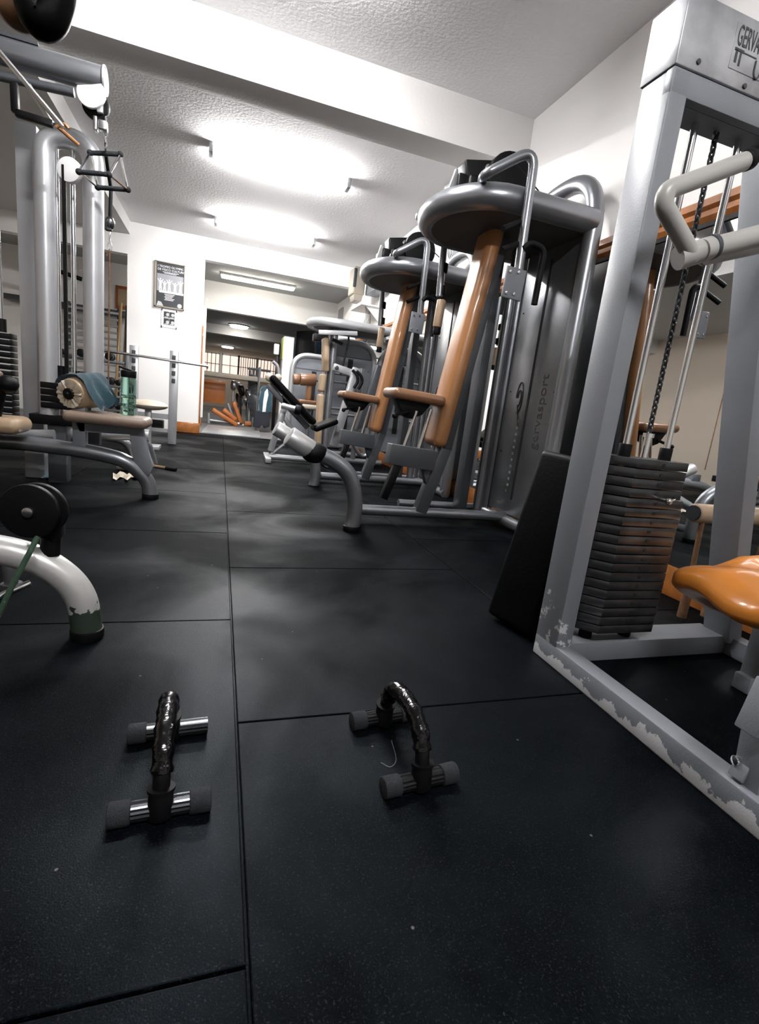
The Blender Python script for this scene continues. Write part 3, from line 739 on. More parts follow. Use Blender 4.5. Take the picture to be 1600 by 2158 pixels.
# leg extension machine at the end of the row
t = thing('leg_machine', 'seated leg machine with tan roller and cream seat near the far opening', 'weight machine', (1.1, 7.3, 0))
Y_ = 7.3
b = MB(); p0, p1 = pY(618, 799, Y_), pY(666, 801, Y_); b.cyl(p0, p0 + (p1 - p0) * .28, .075, seg=18, bev=.015); b.cyl(p0 + (p1 - p0) * .3, p1, .085, seg=18, bev=.015); b.build('roller', 'brown_vinyl', t)
b = MB(); b.cyl(p1, p1 + V(.12, 0, -.01), .02, seg=10); b.build('roller_axle', 'silver', t)
b = MB(); b.rbox((pY(627, 847, Y_) + pY(664, 847, Y_)) / 2, (.26, .3, .06), .025, seg=4); b.build('thigh_pad', 'brown_vinyl', t)
b = MB(); b.rbox((pY(634, 857, Y_) + pY(668, 857, Y_)) / 2, (.25, .32, .07), .03, seg=4); b.build('seat', 'cream_vinyl', t)
b = MB(); b.rbox((pY(650, 825, Y_ + .1)), (.07, .2, .26), .03, seg=4); b.build('back_pad', 'tan_vinyl', t)
b = MB(); c_ = (pY(634, 857, Y_) + pY(668, 857, Y_)) / 2; b.tube([V(c_.x, Y_, .03), V(c_.x, Y_, c_.z - .03)], .04, 12); b.tube([V(c_.x - .3, Y_, .04), V(c_.x + .5, Y_, .04)], .035, 12); b.build('frame', 'silver', t)
tower('stack_tower', 'white round-topped weight tower behind the tan roller near the far opening', 1.33, 7.72, .33, 1.33)

# incline bench
t = thing('incline_bench', 'inclined bench with a long black back pad and grey legs', 'bench', (.75, 5.5, 0))
Yb = 5.45
p0, p1 = pY(573, 797, Yb), pY(657, 888, Yb); d = (p1 - p0).normalized(); R = Matrix((d.cross(V(0, 1, 0)), V(0, 1, 0), d)).transposed()
b = MB(); b.rbox((p0 + p1) / 2, (.07, .28, (p1 - p0).length + .05), .028, R, 5); b.build('back_pad', 'black_vinyl', t)
q0, q1 = pY(664, 902, Yb), pY(702, 888, Yb); d2 = (q1 - q0).normalized(); R2 = Matrix((d2.cross(V(0, 1, 0)), V(0, 1, 0), d2)).transposed()
b = MB(); b.rbox((q0 + q1) / 2, (.06, .30, (q1 - q0).length + .06), .025, R2, 5); b.build('seat', 'brown_vinyl' if False else 'black_vinyl', t)
b = MB(); nd = V(-.03, 0, -.06); b.beam(p0 + nd * 1.2, p1 + nd * 1.2, .05, .06, (0, 1, 0)); b.build('pad_rail', 'dark_grey_paint', t)
b = MB(); b.beam(pY(603, 850, Yb), pY(570, 950, Yb), .055, .06, (0, 1, 0)); b.beam(pY(592, 870, Yb + .05), pY(640, 940, Yb + .05), .05, .05, (0, 1, 0)); b.beam(pY(601, 820, Yb), pY(603, 860, Yb), .05, .07, (0, 1, 0)); b.build('leg_frame', 'light_silver', t)
b = MB(); b.beam(V(.50, 5.2, .03), V(.52, 5.75, .03), .06, .05, (1, 0, 0)); b.build('foot_bar', 'light_silver', t)
b = MB(); b.tube([V(.54, 5.45, .06), V(.80, 5.45, .30)], .015, 10); b.tube([V(.52, 5.45, .045), V(1.05, 5.45, .045)], .03, 12); b.build('brace', 'light_silver', t)
b = MB(); q = pY(604, 860, 5.3); b.tube([q + V(-.05, 0, .02), q + V(.1, -.05, -.0)], .03, 12); b.build('roller_axle', 'light_silver', t)
b = MB(); b.cyl(q + V(.08, -.05, 0), q + V(.14, -.06, -.01), .05, seg=18, bev=.01); b.build('roller_cap', 'black_rubber', t)
b = MB(); b.ball(pY(568, 795, Yb), .045); b.ball(pY(586, 796, Yb), .04); b.build('ankle_knob', 'cream_vinyl', t)
b = MB(); b.tube(fillet([pY(590, 800, Yb + .1), pY(585, 770, Yb + .1), pY(575, 762, Yb + .1)], .04), .018, 10); b.build('hook', 'light_silver', t)

# wall-hung things on the right wall
t = thing('wall_unit', 'boxy beige appliance with a grey side panel mounted high on the right wall', 'wall unit', (1.8, 6.9, 2.1))
b = MB(); b.rbox((1.73, 7.2, 2.34), (.17, .30, .36), .03); b.prism([V(1.66, 7.06, 2.18), V(1.80, 7.06, 2.18), V(1.79, 7.08, 2.09), V(1.69, 7.08, 2.09)], V(0, .25, 0), .01); b.build('housing', 'beige_plastic', t)
b = MB(); b.rbox((1.66, 7.045, 2.37), (.045, .02, .24), .015); b.build('front_glass', 'dark_print', t)
b = MB(); b.bx(1.84, 2.015, 6.45, 7.12, 2.18, 2.56, .01); b.build('side_panel', 'grey_paint', t)
t = thing('wall_shelf', 'small pale shelf bracket on the right wall with loose cables hanging', 'shelf', (1.9, 7.1, 2.0))
b = MB(); b.bx(1.72, 2.018, 6.8, 7.4, 2.0, 2.02, .003); b.prism([V(2.018, 6.85, 2.0), V(2.018, 6.85, 1.8), V(1.8, 6.85, 2.0)], V(0, .02, 0)); b.build('board', 'white_plastic', t)
b = MB()
for k in range(6):
    x, y = 1.80 + .03 * k, 6.88 + .06 * k
    b.tube(catmull([V(x, y, 2.0), V(x + .02, y, 1.85), V(x - .03, y + .02, 1.7), V(x + .02, y, 1.62), V(x, y, 1.76 if k % 2 else 1.5)], 5), .004, 5)
b.build('loose_cable', 'dark_grey_paint', t)
t = thing('coiled_hose', 'coil of grey cable hung on the right wall between the two chest machines', 'cable coil', (1.98, 4.3, 1.85))
b = MB()
for k in range(5): b.tube([V(2.0 - .012 * k, 4.50 + (.12 + .01 * k) * math.cos(a), 2.24 + (.13 + .008 * k) * math.sin(a)) for a in [2 * PI * j / 24 for j in range(24)]], .006, 6, closed=True)
b.build('coil', 'silver', t)
t = thing('picture_frame', 'small framed picture on the right wall beyond the far opening', 'picture', (2.0, 9.4, 2.15))
b = MB(); b.bx(1.995, 2.018, 9.2, 9.55, 2.08, 2.36, .003); b.build('frame', 'beige_plastic', t)
b = MB(); b.bx(1.99, 1.996, 9.24, 9.51, 2.12, 2.32); b.build('picture', 'grey_print', t)
bo = pZ(888, 1003, 0)
t = thing('plastic_bottle', 'orange plastic bottle on the floor behind the nearer chest machine', 'bottle', bo)
b = MB(); b.cyl(bo, bo + V(0, 0, .26), .045, seg=18, bev=.012); b.cyl(bo + V(0, 0, .26), bo + V(0, 0, .30), .03, .02, seg=14); b.build('body', 'orange_plastic', t)
b = MB(); b.cyl(bo + V(0, 0, .30), bo + V(0, 0, .34), .018, .01, seg=12); b.build('cap', 'orange_plastic', t)

# ================================================================== LEFT SIDE: multi-gym
t = thing('multi_gym', 'tall silver cable multi-gym with a hanging triangle handle on the left', 'weight machine', (-1.0, 3.6, 0))
b = MB(); b.bx(-1.16, -1.05, 3.66, 3.78, 0, 2.02, .008); b.build('upright', 'light_silver', t)
b = MB(); b.tube(fillet([V(-1.0, 3.60, .38), V(-1.0, 3.60, 1.97), V(-.755, 3.60, 1.97), V(-.755, 3.60, .44)], .16, 10), .056, 18); b.build('arch_frame', 'light_silver', t)
b = MB(); b.bx(-1.09, -.68, 3.53, 3.68, .36, .42, .004); b.build('arch_base', 'black_plate', t)
b = MB(); b.bx(-1.0, -.9, 3.55, 3.66, .0, .37, .004); b.bx(-.8, -.72, 3.57, 3.64, .25, .40, .004); b.build('pedestal', 'dark_grey_paint', t)
for x0, x1 in ((118, 133), (152, 164)):
    a = pY(x0, 300, 3.6); 
    b = MB(); b.cyl(V(a.x, 3.6, .60), V(a.x, 3.6, 1.93), .013, seg=14); b.build('guide_rod', 'chrome', t)
b = MB(); b.bx(-.905, -.885, 3.56, 3.575, .62, 1.82); b.build('belt', 'black_rubber', t)
b = MB(); b.disc((-.865, 3.57, 1.80), (.3, 1, 0), .065, .035); b.build('pulley', 'white_plastic', t)
for i in range(4):
    b = MB(); b.bx(-1.03, -.76, 3.54, 3.66, .46 + .04 * i, .495 + .04 * i, .003); b.build('weight_plate', 'black_plate', t)
b = MB(); b.cyl((-.93, 3.6, .60), (-.93, 3.6, .72), .026, seg=14); b.cyl((-.82, 3.6, .60), (-.82, 3.6, .70), .026, seg=14); b.cyl((-.875, 3.57, .60), (-.875, 3.57, .68), .04, .02, seg=14); b.build('rubber_stop', 'black_rubber', t)
# side stack with pale separation lines
for i in range(16):
    z = .30 + .036 * i
    b = MB(); b.bx(-1.42, -1.195, 3.60, 3.72, z, z + .031, .003); pl = b.build('weight_plate', 'black_plate', t)
    b = MB(); b.bx(-1.40, -1.196, 3.598, 3.602, z + .028, z + .031); b.build('plate_edge', 'label_grey', pl)
    if i < 14:
        b = MB(); b.bx(-1.385, -1.352, 3.597, 3.6, z + .006, z + .022); b.build('number_label', 'label_grey', pl)
for x in (-1.37, -1.255):
    b = MB(); b.cyl((x, 3.66, .87), (x, 3.66, 2.05), .012, seg=14); b.build('guide_rod', 'chrome', t)
    b = MB(); b.cyl((x, 3.66, .875), (x, 3.66, .95), .026, seg=14); b.build('rubber_stop', 'black_rubber', t)
b = MB(); b.tube([V(-1.31, 3.66, .87), V(-1.31, 3.66, 2.05)], .008, 8); b.build('belt', 'black_rubber', t)
b = MB(); b.tube([V(-1.50, 3.70, 0), V(-1.50, 3.70, 2.2)], .055, 16); b.build('upright', 'light_silver', t)
# overhead beam, pulley, chain
b = MB(); b.tube([V(-1.9, 3.4, 2.215), V(-.665, 3.4, 2.215)], .062, 20); b.build('overhead_beam', 'silver', t)
b = MB(); b.tube([V(-1.2, 3.4, 2.10), V(-.80, 3.4, 2.12)], .022, 12); b.bx(-1.12, -.95, 3.36, 3.44, 2.27, 2.285); b.build('slot_bar', 'dark_grey_paint', t)
b = MB(); b.disc((-.655, 3.4, 2.215), (1, 0, 0), .068, .012); b.bx(-.69, -.66, 3.37, 3.43, 2.05, 2.17, .004); b.build('beam_cap', 'light_silver', t)
b = MB(); b.disc((-.715, 3.375, 2.13), (.25, 1, 0), .072, .02); b.build('pulley', 'white_plastic', t)
b = MB(); b.disc((-.70, 3.41, 2.09), (.25, 1, 0), .068, .03); b.build('pulley', 'black_rubber', t)
def chain(mb, p0, p1, lk=.028, r=.004, w_=.009):
    p0, p1 = Vector(p0), Vector(p1); L_ = (p1 - p0).length; d = (p1 - p0).normalized(); n = max(1, int(L_ / (lk * .8)))
    s1 = d.cross(V(0, 1, 0)).normalized(); s2 = d.cross(s1)
    for k in range(n):
        cc = p0 + d * (L_ * (k + .5) / n); ax = s1 if k % 2 else s2
        mb.tube([cc + ax * (w_ * math.cos(a)) + d * (lk / 2 * math.sin(a)) for a in [2 * PI * j / 10 for j in range(10)]], r, 6, closed=True)
b = MB(); chain(b, (-.65, 3.4, 2.10), (-.655, 3.4, 1.90)); b.build('chain', 'dull_chrome', t)
b = MB(); b.rbox((-.665, 3.4, 2.0), (.045, .04, .05), .008); b.rbox((-.70, 3.4, 2.0), (.02, .04, .07), .006); b.build('clasp', 'dull_chrome', t)
# triangle bracket and diagonal bar
b = MB()
A, B_, C_ = pY(30, 175, 3.0), pY(33, 238, 3.0), pY(112, 262, 3.0)
b.beam(A, B_, .03, .03, (0, 1, 0)); b.beam(B_, C_, .03, .03, (0, 1, 0)); b.build('triangle_bracket', 'black_plate', t)
b = MB(); b.tube([pY(-60, 40, 3.0), pY(133, 268, 3.0)], .011, 12); b.tube([pY(60, 180, 3.02), C_], .012, 10); dd = b.build('lat_bar', 'dull_chrome', t)
b = MB(); b.tube([pY(120, 266, 3.02), pY(165, 305, 3.1)], .009, 8); b.tube(catmull([pY(118, 268, 3.0), pY(135, 262, 3.0), pY(145, 272, 3.0)], 4), .008, 8); b.build('bar_tape', 'tan_vinyl', dd)

# hanging triangle row handle (hangs on the chain)
t = thing('row_handle', 'chrome triangle row handle with dark grips hanging from the chain', 'cable handle', pY(220, 350, 3.4))
Yh = 3.4
P1, P2 = pY(190, 322, Yh + .05), pY(254, 325, Yh + .05)
P3, P4 = pY(166, 362, Yh - .06), pY(230, 368, Yh - .06)
P5, P6 = pY(206, 395, Yh + .08), pY(270, 400, Yh + .08)
for a, b_ in ((P1, P2), (P3, P4), (P5, P6)):
    b = MB(); b.tube([a, b_], .0125, 12); b.ball(a, .016); b.ball(b_, .016); b.build('grip', 'grey_foam', t)
b = MB()
for a, b_ in ((P1, P3), (P2, P4), (P1, P5), (P2, P6), (P3, P5), (P4, P6)):
    b.tube([a * .94 + b_ * .06, b_ * .94 + a * .06], .006, 8)
hook = pY(221, 312, Yh); b.tube([hook + V(0, 0, .02), (P1 + P2) / 2], .006, 8)
b.build('frame_rod', 'chrome', t)
# second cable with hook and string
t = thing('hanging_cable', 'black strap with a snap hook and thin brown string hanging beside the arch', 'cable', pY(233, 600, 3.9))
b = MB(); b.tube([V(-.70, 3.66, 1.95), pY(234, 400, 3.8), pY(232, 462, 3.8)], .011, 8); b.build('strap', 'black_rubber', t)
b = MB(); b.ball(pY(232, 470, 3.8), .028, (1, 1, 1.4)); b.rbox(pY(229, 478, 3.8), (.04, .03, .05), .008); b.build('hook', 'steel_plate', t)
b = MB(); chain(b, pY(232, 488, 3.8), pY(231, 530, 3.8), .05, .004, .012); b.build('link', 'dull_chrome', t)
b = MB(); b.tube([pY(231, 530, 3.8), pY(228, 868, 3.8)], .005, 6); b.tube([pY(231, 525, 3.8), pY(225, 540, 3.8)], .004, 6); b.build('string', 'rust', t)

# seat station with roller in front of the multi-gym
Ys = 3.2
t = thing('seat_station', 'low silver curved frame with a taupe seat and beige thigh roller', 'weight machine', (-.6, Ys, 0))
path = fillet([V(-1.75, Ys + .1, .20), V(-1.12, Ys + .02, .285), V(-.72, Ys, .265), V(-.50, Ys, .225), V(-.39, Ys + .02, .11), V(-.375, Ys + .02, .02)], .16, 8)
b = MB(); b.tube(path, .043, 18); mt = b.build('main_tube', 'silver', t)
b = MB(); b.cyl((-.375, Ys + .02, 0), (-.375, Ys + .02, .03), .047, seg=20, bev=.003); b.build('rubber_foot', 'black_rubber', mt)
b = MB(); b.tube([V(-1.08, Ys + .12, .31), V(-.90, Ys + .12, .325)], .03, 14); b.tube([V(-1.3, Ys + .15, .23), V(-1.08, Ys + .02, .29)], .04, 14); b.build('side_tube', 'light_silver', t)
b = MB(); b.beam(pY(168, 850, Ys), pY(170, 946, Ys), .065, .06, (1, 0, 0)); b.build('seat_post', 'grey_paint', t)
b = MB(); b.rbox((-.59, Ys, .455), (.42, .26, .06), .027, Matrix.Rotation(math.radians(1), 3, 'Y'), 5); b.build('seat', 'taupe_vinyl', t)
b = MB(); b.prism([V(-.76, Ys - .03, .43), V(-.42, Ys - .03, .43), V(-.44, Ys - .03, .38), V(-.74, Ys - .03, .37)], V(0, .06, 0), .004); b.build('seat_plate', 'grey_paint', t)
b = MB(); b.prism([V(-.49, Ys - .025, .42), V(-.415, Ys - .025, .42), V(-.395, Ys - .025, .30), V(-.355, Ys - .025, .20), V(-.38, Ys - .025, .14), V(-.46, Ys - .025, .20)], V(0, .05, 0), .006); b.build('front_strut', 'grey_paint', t)
ra = V(.45, .88, .10).normalized(); rc = pY(146, 830, Ys - .05)
b = MB(); b.cyl(rc, rc + ra * .24, .088, seg=32, bev=.035)
n_ = len(b.bm.verts)
b.build('roller', 'beige_vinyl', t)
b = MB()
s1 = ra.cross(V(0, 0, 1)).normalized(); s2 = ra.cross(s1)
vs = []; 
for k in range(36):
    a = 2 * PI * k / 36; rr = .072 if k % 2 else .062; h = -.002 if k % 2 else .006
    vs.append((rc + ra * (.004 if k % 2 else -.006) + (s1 * math.cos(a) + s2 * math.sin(a)) * .076, rc + ra * (-.006 if k % 3 == 0 else .002) + (s1 * math.cos(a) + s2 * math.sin(a)) * .03))
fv = [x[0] for x in vs] + [x[1] for x in vs]
b._add(fv, [[k, (k + 1) % 36, 36 + (k + 1) % 36, 36 + k] for k in range(36)] + [[36 + k for k in range(36)]])
b.build('gathered_cover', 'cream_vinyl', t)
b = MB(); b.cyl(rc - ra * .014, rc + ra * .01, .031, seg=20, bev=.005); b.ball(rc - ra * .014, .012); b.build('roller_cap', 'black_rubber', t)
b = MB(); b.tube([rc + ra * .12 + V(0, 0, -.08), V(-.76, Ys + .03, .42)], .025, 12); b.build('roller_bracket', 'grey_paint', t)
# teal towel over the roller
g = []
for i in range(15):
    row = []; u = i / 14
    for j in range(13):
        v = j / 12; a = math.radians(-65 + 165 * u)
        rr = .108 + .004 * math.sin(j * 1.7 + i)
        base = rc + ra * (.01 + .20 * v)
        side_ = V(0, 0, 1).cross(ra).normalized() * -1
        p = base + (V(0, 0, 1) * math.cos(a) + side_ * math.sin(a)) * rr
        if u > .55:
            k = (u - .55) / .45
            p = base + (V(0, 0, 1) * math.cos(math.radians(40)) + side_ * math.sin(math.radians(40))) * rr + side_ * (.085 + .02 * math.sin(j)) * k + V(0, 0, -.13 - .025 * math.sin(j * 1.3)) * k
        row.append(p)
    g.append(row)
b = MB(); b.sheet(g)
geom = bmesh.ops.solidify(b.bm, geom=b.bm.faces[:], thickness=.008)
tag(b.build('towel', 'teal_cloth'), 'teal towel draped over the beige thigh roller', 'towel')
# bottle on the seat
bc = V(-.505, Ys + .05, .485)
t = thing('water_bottle', 'translucent green water bottle with a black lid standing on the taupe seat', 'bottle', bc)
b = MB(); pr = [(.0, .036), (.01, .040), (.06, .041), (.065, .038), (.075, .041), (.11, .041), (.115, .038), (.125, .041), (.20, .041), (.215, .036)]
b.tube([bc + V(0, 0, h) for h, r in pr], .04, 24, rs=[r for h, r in pr]); b.build('bottle_body', 'green_bottle', t)
b = MB(); b.cyl(bc + V(0, 0, .212), bc + V(0, 0, .25), .041, seg=24, bev=.004); b.beam(bc + V(-.05, 0, .268), bc + V(.04, 0, .245), .03, .012, (0, 1, 0)); b.build('lid', 'black_rubber', t)

# second low frame farther back
t = thing('low_frame', 'pale curved floor frame behind the seat station', 'weight machine', (-.8, 4.0, 0))
b = MB(); b.tube(fillet([V(-1.14, 3.95, .02), V(-1.12, 3.95, .16), V(-.98, 3.95, .27), V(-.62, 4.0, .30), V(-.48, 4.0, .30)], .1, 8), .045, 16); b.build('curved_tube', 'light_silver', t)
b = MB(); b.tube([V(-1.12, 4.2, .30), V(-.75, 4.2, .36)], .05, 14); b.build('roller', 'beige_vinyl', t)
b = MB(); b.bx(-.86, -.75, 3.94, 4.02, .32, .39, .004); b.build('bracket', 'grey_paint', t)
b = MB(); b.tube(fillet([V(-.85, 4.25, .24), V(-.66, 4.25, .22), V(-.60, 4.3, .02)], .08), .03, 12); b.tube(fillet([V(-.75, 4.45, .24), V(-.55, 4.45, .22), V(-.50, 4.5, .02)], .08), .03, 12); b.build('rear_leg', 'silver', t)
# thigh rollers and seat cut by the left edge
t = thing('edge_seat', 'beige seat and black-capped roller cut by the left edge of the view', 'weight machine', (-1.25, 3.1, 0))
b = MB(); b.rbox((-1.18, 3.1, .385), (.42, .25, .085), .04, seg=5); b.build('seat', 'beige_vinyl', t)
b = MB(); b.tube([V(-1.3, 3.1, .0), V(-1.3, 3.1, .36)], .035, 12); b.build('seat_post', 'grey_paint', t)
b = MB(); b.cyl((-1.30, 3.0, .66), (-1.05, 3.02, .60), .055, seg=16, bev=.012); b.build('roller', 'taupe_vinyl', t)
b = MB(); b.ball((-1.02, 3.02, .595), .05, (1, 1, .9)); b.tube([V(-1.05, 3.02, .58), V(-1.1, 3.05, .38)], .03, 10); b.build('roller_cap', 'black_rubber', t)

# nearest low arched tube with pulley wheel
Yn_ = 1.40
t = thing('floor_pulley_frame', 'thick arched silver tube with peeling green paint and black pulley wheel, nearest on the left', 'weight machine', (-.6, Yn_, 0))
path = catmull([V(-1.35, Yn_, .02), V(-1.28, Yn_, .14), V(-1.0, Yn_, .225), V(-.75, Yn_, .25), V(-.56, Yn_, .25), V(-.44, Yn_, .225), V(-.365, Yn_, .175), V(-.325, Yn_, .11), V(-.312, Yn_, .02)], 7)
b = MB(); b.tube(path, .037, 24); at_ = b.build('arched_tube', 'light_silver', t)
# worn patch of paint with ragged top near the foot
m = MATS['light_silver'].copy(); m.name = 'peeling_silver'; MATS['peeling_silver'] = m
nt = m.node_tree; bs = nt.nodes['Principled BSDF']; L = nt.links
geo = nt.nodes.new('ShaderNodeNewGeometry'); sp = nt.nodes.new('ShaderNodeSeparateXYZ'); L.new(geo.outputs['Position'], sp.inputs[0])
nn = nt.nodes.new('ShaderNodeTexNoise'); nn.inputs['Scale'].default_value = 32; nn.inputs['Detail'].default_value = 6; L.new(geo.outputs['Position'], nn.inputs['Vector'])
mx = nt.nodes.new('ShaderNodeMath'); mx.operation = 'MULTIPLY_ADD'; mx.inputs[1].default_value = .14; L.new(nn.outputs['Fac'], mx.inputs[0]); L.new(sp.outputs['Z'], mx.inputs[2])
rp = nt.nodes.new('ShaderNodeValToRGB'); e = rp.color_ramp.elements
e[0].position = .157; e[0].color = (.022, .032, .024, 1); e[1].position = .160; e[1].color = (.56, .56, .55, 1)
L.new(mx.outputs[0], rp.inputs['Fac']); L.new(rp.outputs['Color'], bs.inputs['Base Color'])
gt = nt.nodes.new('ShaderNodeMath'); gt.operation = 'GREATER_THAN'; gt.inputs[1].default_value = .158; L.new(mx.outputs[0], gt.inputs[0])
m2_ = nt.nodes.new('ShaderNodeMath'); m2_.operation = 'MULTIPLY'; m2_.inputs[1].default_value = .45; L.new(gt.outputs[0], m2_.inputs[0]); L.new(m2_.outputs[0], bs.inputs['Metallic'])
at_.data.materials[0] = m
b = MB(); b.cyl((-.312, Yn_, 0), (-.312, Yn_, .028), .041, seg=24, bev=.003); b.build('rubber_foot', 'black_rubber', at_)
wc = pY(66, 1075, Yn_ - .03)
for dy in (-.012, .012):
    b = MB(); b.disc(wc + V(.012 * (dy > 0), dy, 0), (.12, 1, 0), .066, .016, 40, .003); b.build('pulley_wheel', 'black_rubber', t)
b = MB()
pol = [pY(100, 1040, Yn_), pY(122, 1070, Yn_), pY(133, 1105, Yn_), pY(134, 1130, Yn_), pY(118, 1138, Yn_), pY(82, 1125, Yn_), pY(78, 1105, Yn_), pY(60, 1100, Yn_), pY(70, 1050, Yn_)]
b.prism([p + V(0, -.025, 0) for p in pol], V(0, .05, 0), .004); b.build('pulley_cheek', 'black_plate', t)
b = MB(); b.cyl(pY(107, 1122, Yn_), pY(106, 1168, Yn_), .0225, seg=20); b.build('bracket_post', 'black_plate', t)
b = MB(); b.disc(wc + V(0, -.024, 0), (.12, 1, 0), .0125, .010, 16, .002); b.build('axle_bolt', 'dull_chrome', t)
b = MB(); b.tube([pY(84, 1122, Yn_ - .035), pY(62, 1165, Yn_ - .09), pY(30, 1225, Yn_ - .10), pY(0, 1290, Yn_ - .10), pY(-60, 1400, Yn_ - .1)], .0065, 8)
b.tube([pY(10, 1060, Yn_ - .03), pY(0, 1085, Yn_ - .03), pY(-30, 1130, Yn_ - .03)], .0065, 8); b.build('rope', 'green_rope', t)
b = MB(); b.cyl(pY(-120, 1310, 1.25), pY(64, 1228, 1.35), .009, seg=14, bev=.002)
tag(b.build('cable_bar', 'chrome'), 'short chrome bar lying low under the nearest arched tube', 'bar')
b = MB(); b.tube([V(-.60, 1.75, 0), V(-.60, 1.75, .02)], .03, 12); b.tube([V(-.60, 1.75, .02), V(-.61, 1.75, .16)], .02, 12); b.build('rear_leg', 'silver', t)

# pair of soft grips hanging at the upper left, close to the viewer
t = thing('strap_handle', 'worn brown and black foam grips hanging at the upper left corner', 'cable handle', (-.28, .95, 1.12))
b = MB(); b.tube(catmull([pY(10, -60, .95), pY(20, -5, .95), pY(38, 22, .95), pY(62, 20, .95), pY(78, -20, .95)], 6), .024, 16); b.build('grip', 'brown_vinyl', t)
b = MB(); b.tube(catmull([pY(60, -70, .90), pY(66, -10, .90), pY(82, 40, .90), pY(103, 35, .90), pY(118, -10, .90), pY(122, -70, .9)], 6), .023, 16); b.build('grip', 'black_vinyl', t)
b = MB(); b.tube([pY(60, -60, .93), V(-.27, 1.0, 1.5), V(-.27, 1.0, 2.8)], .006, 8); b.build('cable', 'black_rubber', t)

# ================================================================== BARBELL BENCH BY THE FAR WALL
Yb = 6.3
t = thing('barbell_rack', 'grey two-post barbell rack in front of the white wall', 'barbell rack', (-.7, Yb, 0))
for x in (-.925, -.513):
    b = MB(); b.bx(x - .045, x + .045, Yb - .03, Yb + .03, 0, 1.05, .004); up = b.build('upright', 'light_silver', t)
    for i in range(4):
        b = MB(); b.rbox((x, Yb - .036, .72 + .085 * i), (.038, .012, .05), .005); b.build('hook_slot', 'dark_print', up)
b = MB(); b.bx(-.88, -.55, Yb - .02, Yb + .02, .28, .34); b.bx(-.88, -.55, Yb - .02, Yb + .02, .13, .17); b.build('cross_bar', 'light_silver', t)
b = MB(); b.bx(-.80, -.62, Yb + .03, Yb + .2, .14, .26, .01); b.build('weight_box', 'black_plate', t)
t = thing('barbell', 'long thin steel barbell resting across the grey rack', 'barbell', (-.7, 6.2, .93))
b = MB(); b.cyl((-1.30, 6.24, .955), (-.145, 6.24, .93), .0135, seg=12); b.build('bar', 'dull_chrome', t)
b = MB(); b.cyl((-.155, 6.24, .90), (-.155, 6.24, .94), .01, seg=8); b.build('collar', 'dark_grey_paint', t)
t = thing('round_stool', 'round cream padded stool seat in front of the grey rack', 'stool', (-.72, 5.7, 0))
p = pY(313, 853, 5.7)
b = MB(); b.ball(p, .19, (1, 1, .28), u=24); b.build('seat', 'cream_vinyl', t)
b = MB(); b.bx(p.x - .03, p.x + .03, 5.67, 5.73, 0, p.z - .02, .004); b.bx(p.x - .12, p.x + .12, 5.6, 5.8, 0, .04, .004); b.build('post', 'light_silver', t)

# ================================================================== BACK LEFT RECESS: wall bars, bars, frames
t = thing('wall_bars', 'grey slatted wall bars seen behind the multi-gym', 'wall bars', (-1.9, 9.4, 0))
for x in (-2.3, -1.95, -1.6):
    b = MB(); b.bx(x - .02, x + .02, 9.3, 9.36, .1, 1.75, .003); b.build('side_rail', 'dark_grey_paint', t)
for i in range(15):
    b = MB(); b.bx(-2.34, -1.56, 9.26, 9.30, .25 + .10 * i, .285 + .10 * i, .004); b.build('rung', 'light_silver', t)
for i, (x, lean) in enumerate(((-1.47, .06), (-1.42, .03), (-1.38, .05))):
    b = MB(); b.tube([V(x - .03, 8.45 + .2 * i, .02), V(x + .03, 8.55 + .2 * i, 1.75 - .1 * i)], .022, 10)
    tag(b.build('exercise_bar', ['gold_bar', 'gold_bar', 'rust'][i]), ['leftmost', 'middle', 'rightmost'][i] + ' of the long brass-coloured bars leaning beside the poster wall', 'bar', 'bars leaning beside the poster wall')
b = MB(); b.beam((-1.33, 8.28, .02), (-1.31, 8.34, 1.7), .06, .05); tag(b.build('padded_post', 'dark_grey_paint'), 'dark grey padded post leaning beside the poster wall', 'post')
t = thing('dumbbell_rack', 'cluttered rack of plates and dumbbells behind the multi-gym', 'rack', (-1.6, 7.4, 0))
b = MB()
for z in (.25, .55, .85): b.bx(-1.95, -1.15, 7.2, 7.5, z, z + .03, .003)
for x in (-1.95, -1.15): b.bx(x - .02, x + .02, 7.2, 7.5, 0, 1.0, .003)
b.build('shelf_frame', 'dark_grey_paint', t)
for z, n, sh_ in ((.28, 7, 'bottom'), (.58, 7, 'middle'), (.88, 6, 'top')):
    for k in range(n):
        x = -1.88 + .105 * k; R_ = .036 + .006 * ((k * 7) % 3)
        d = MB(); d.disc((x, 7.28, z + R_ + .003), (0, 1, 0), R_, .05); d.disc((x, 7.42, z + R_ + .003), (0, 1, 0), R_, .05); d.cyl((x, 7.28, z + R_), (x, 7.44, z + R_), .014, seg=8)
        o = d.build('dumbbell', 'dull_chrome' if (k + int(z * 10)) % 3 == 0 else 'black_plate')
        tag(o, ('chrome' if (k + int(z * 10)) % 3 == 0 else 'black') + ' dumbbell, ' + ('first', 'second', 'third', 'fourth', 'fifth', 'sixth', 'seventh')[k] + ' from the left on the ' + sh_ + ' shelf behind the multi-gym', 'dumbbell', 'dumbbells on the cluttered rack')
for (x0, z0, wd, hh, nm) in ((-2.12, 2.05, .11, .16, 'smaller orange'), (-1.72, 1.80, .22, .30, 'larger orange')):
    t = thing('wall_picture', nm + '-framed picture on the beige wall behind the multi-gym', 'picture', (x0, 9.7, z0))
    b = MB(); b.bx(x0, x0 + wd * 1.5, 9.72, 9.745, z0, z0 + hh * 1.2, .003); b.build('frame', 'orange_board', t)
    b = MB(); b.bx(x0 + .04, x0 + wd * 1.5 - .04, 9.713, 9.72, z0 + .05, z0 + hh * 1.2 - .05); b.build('picture', 'beige_vinyl', t)
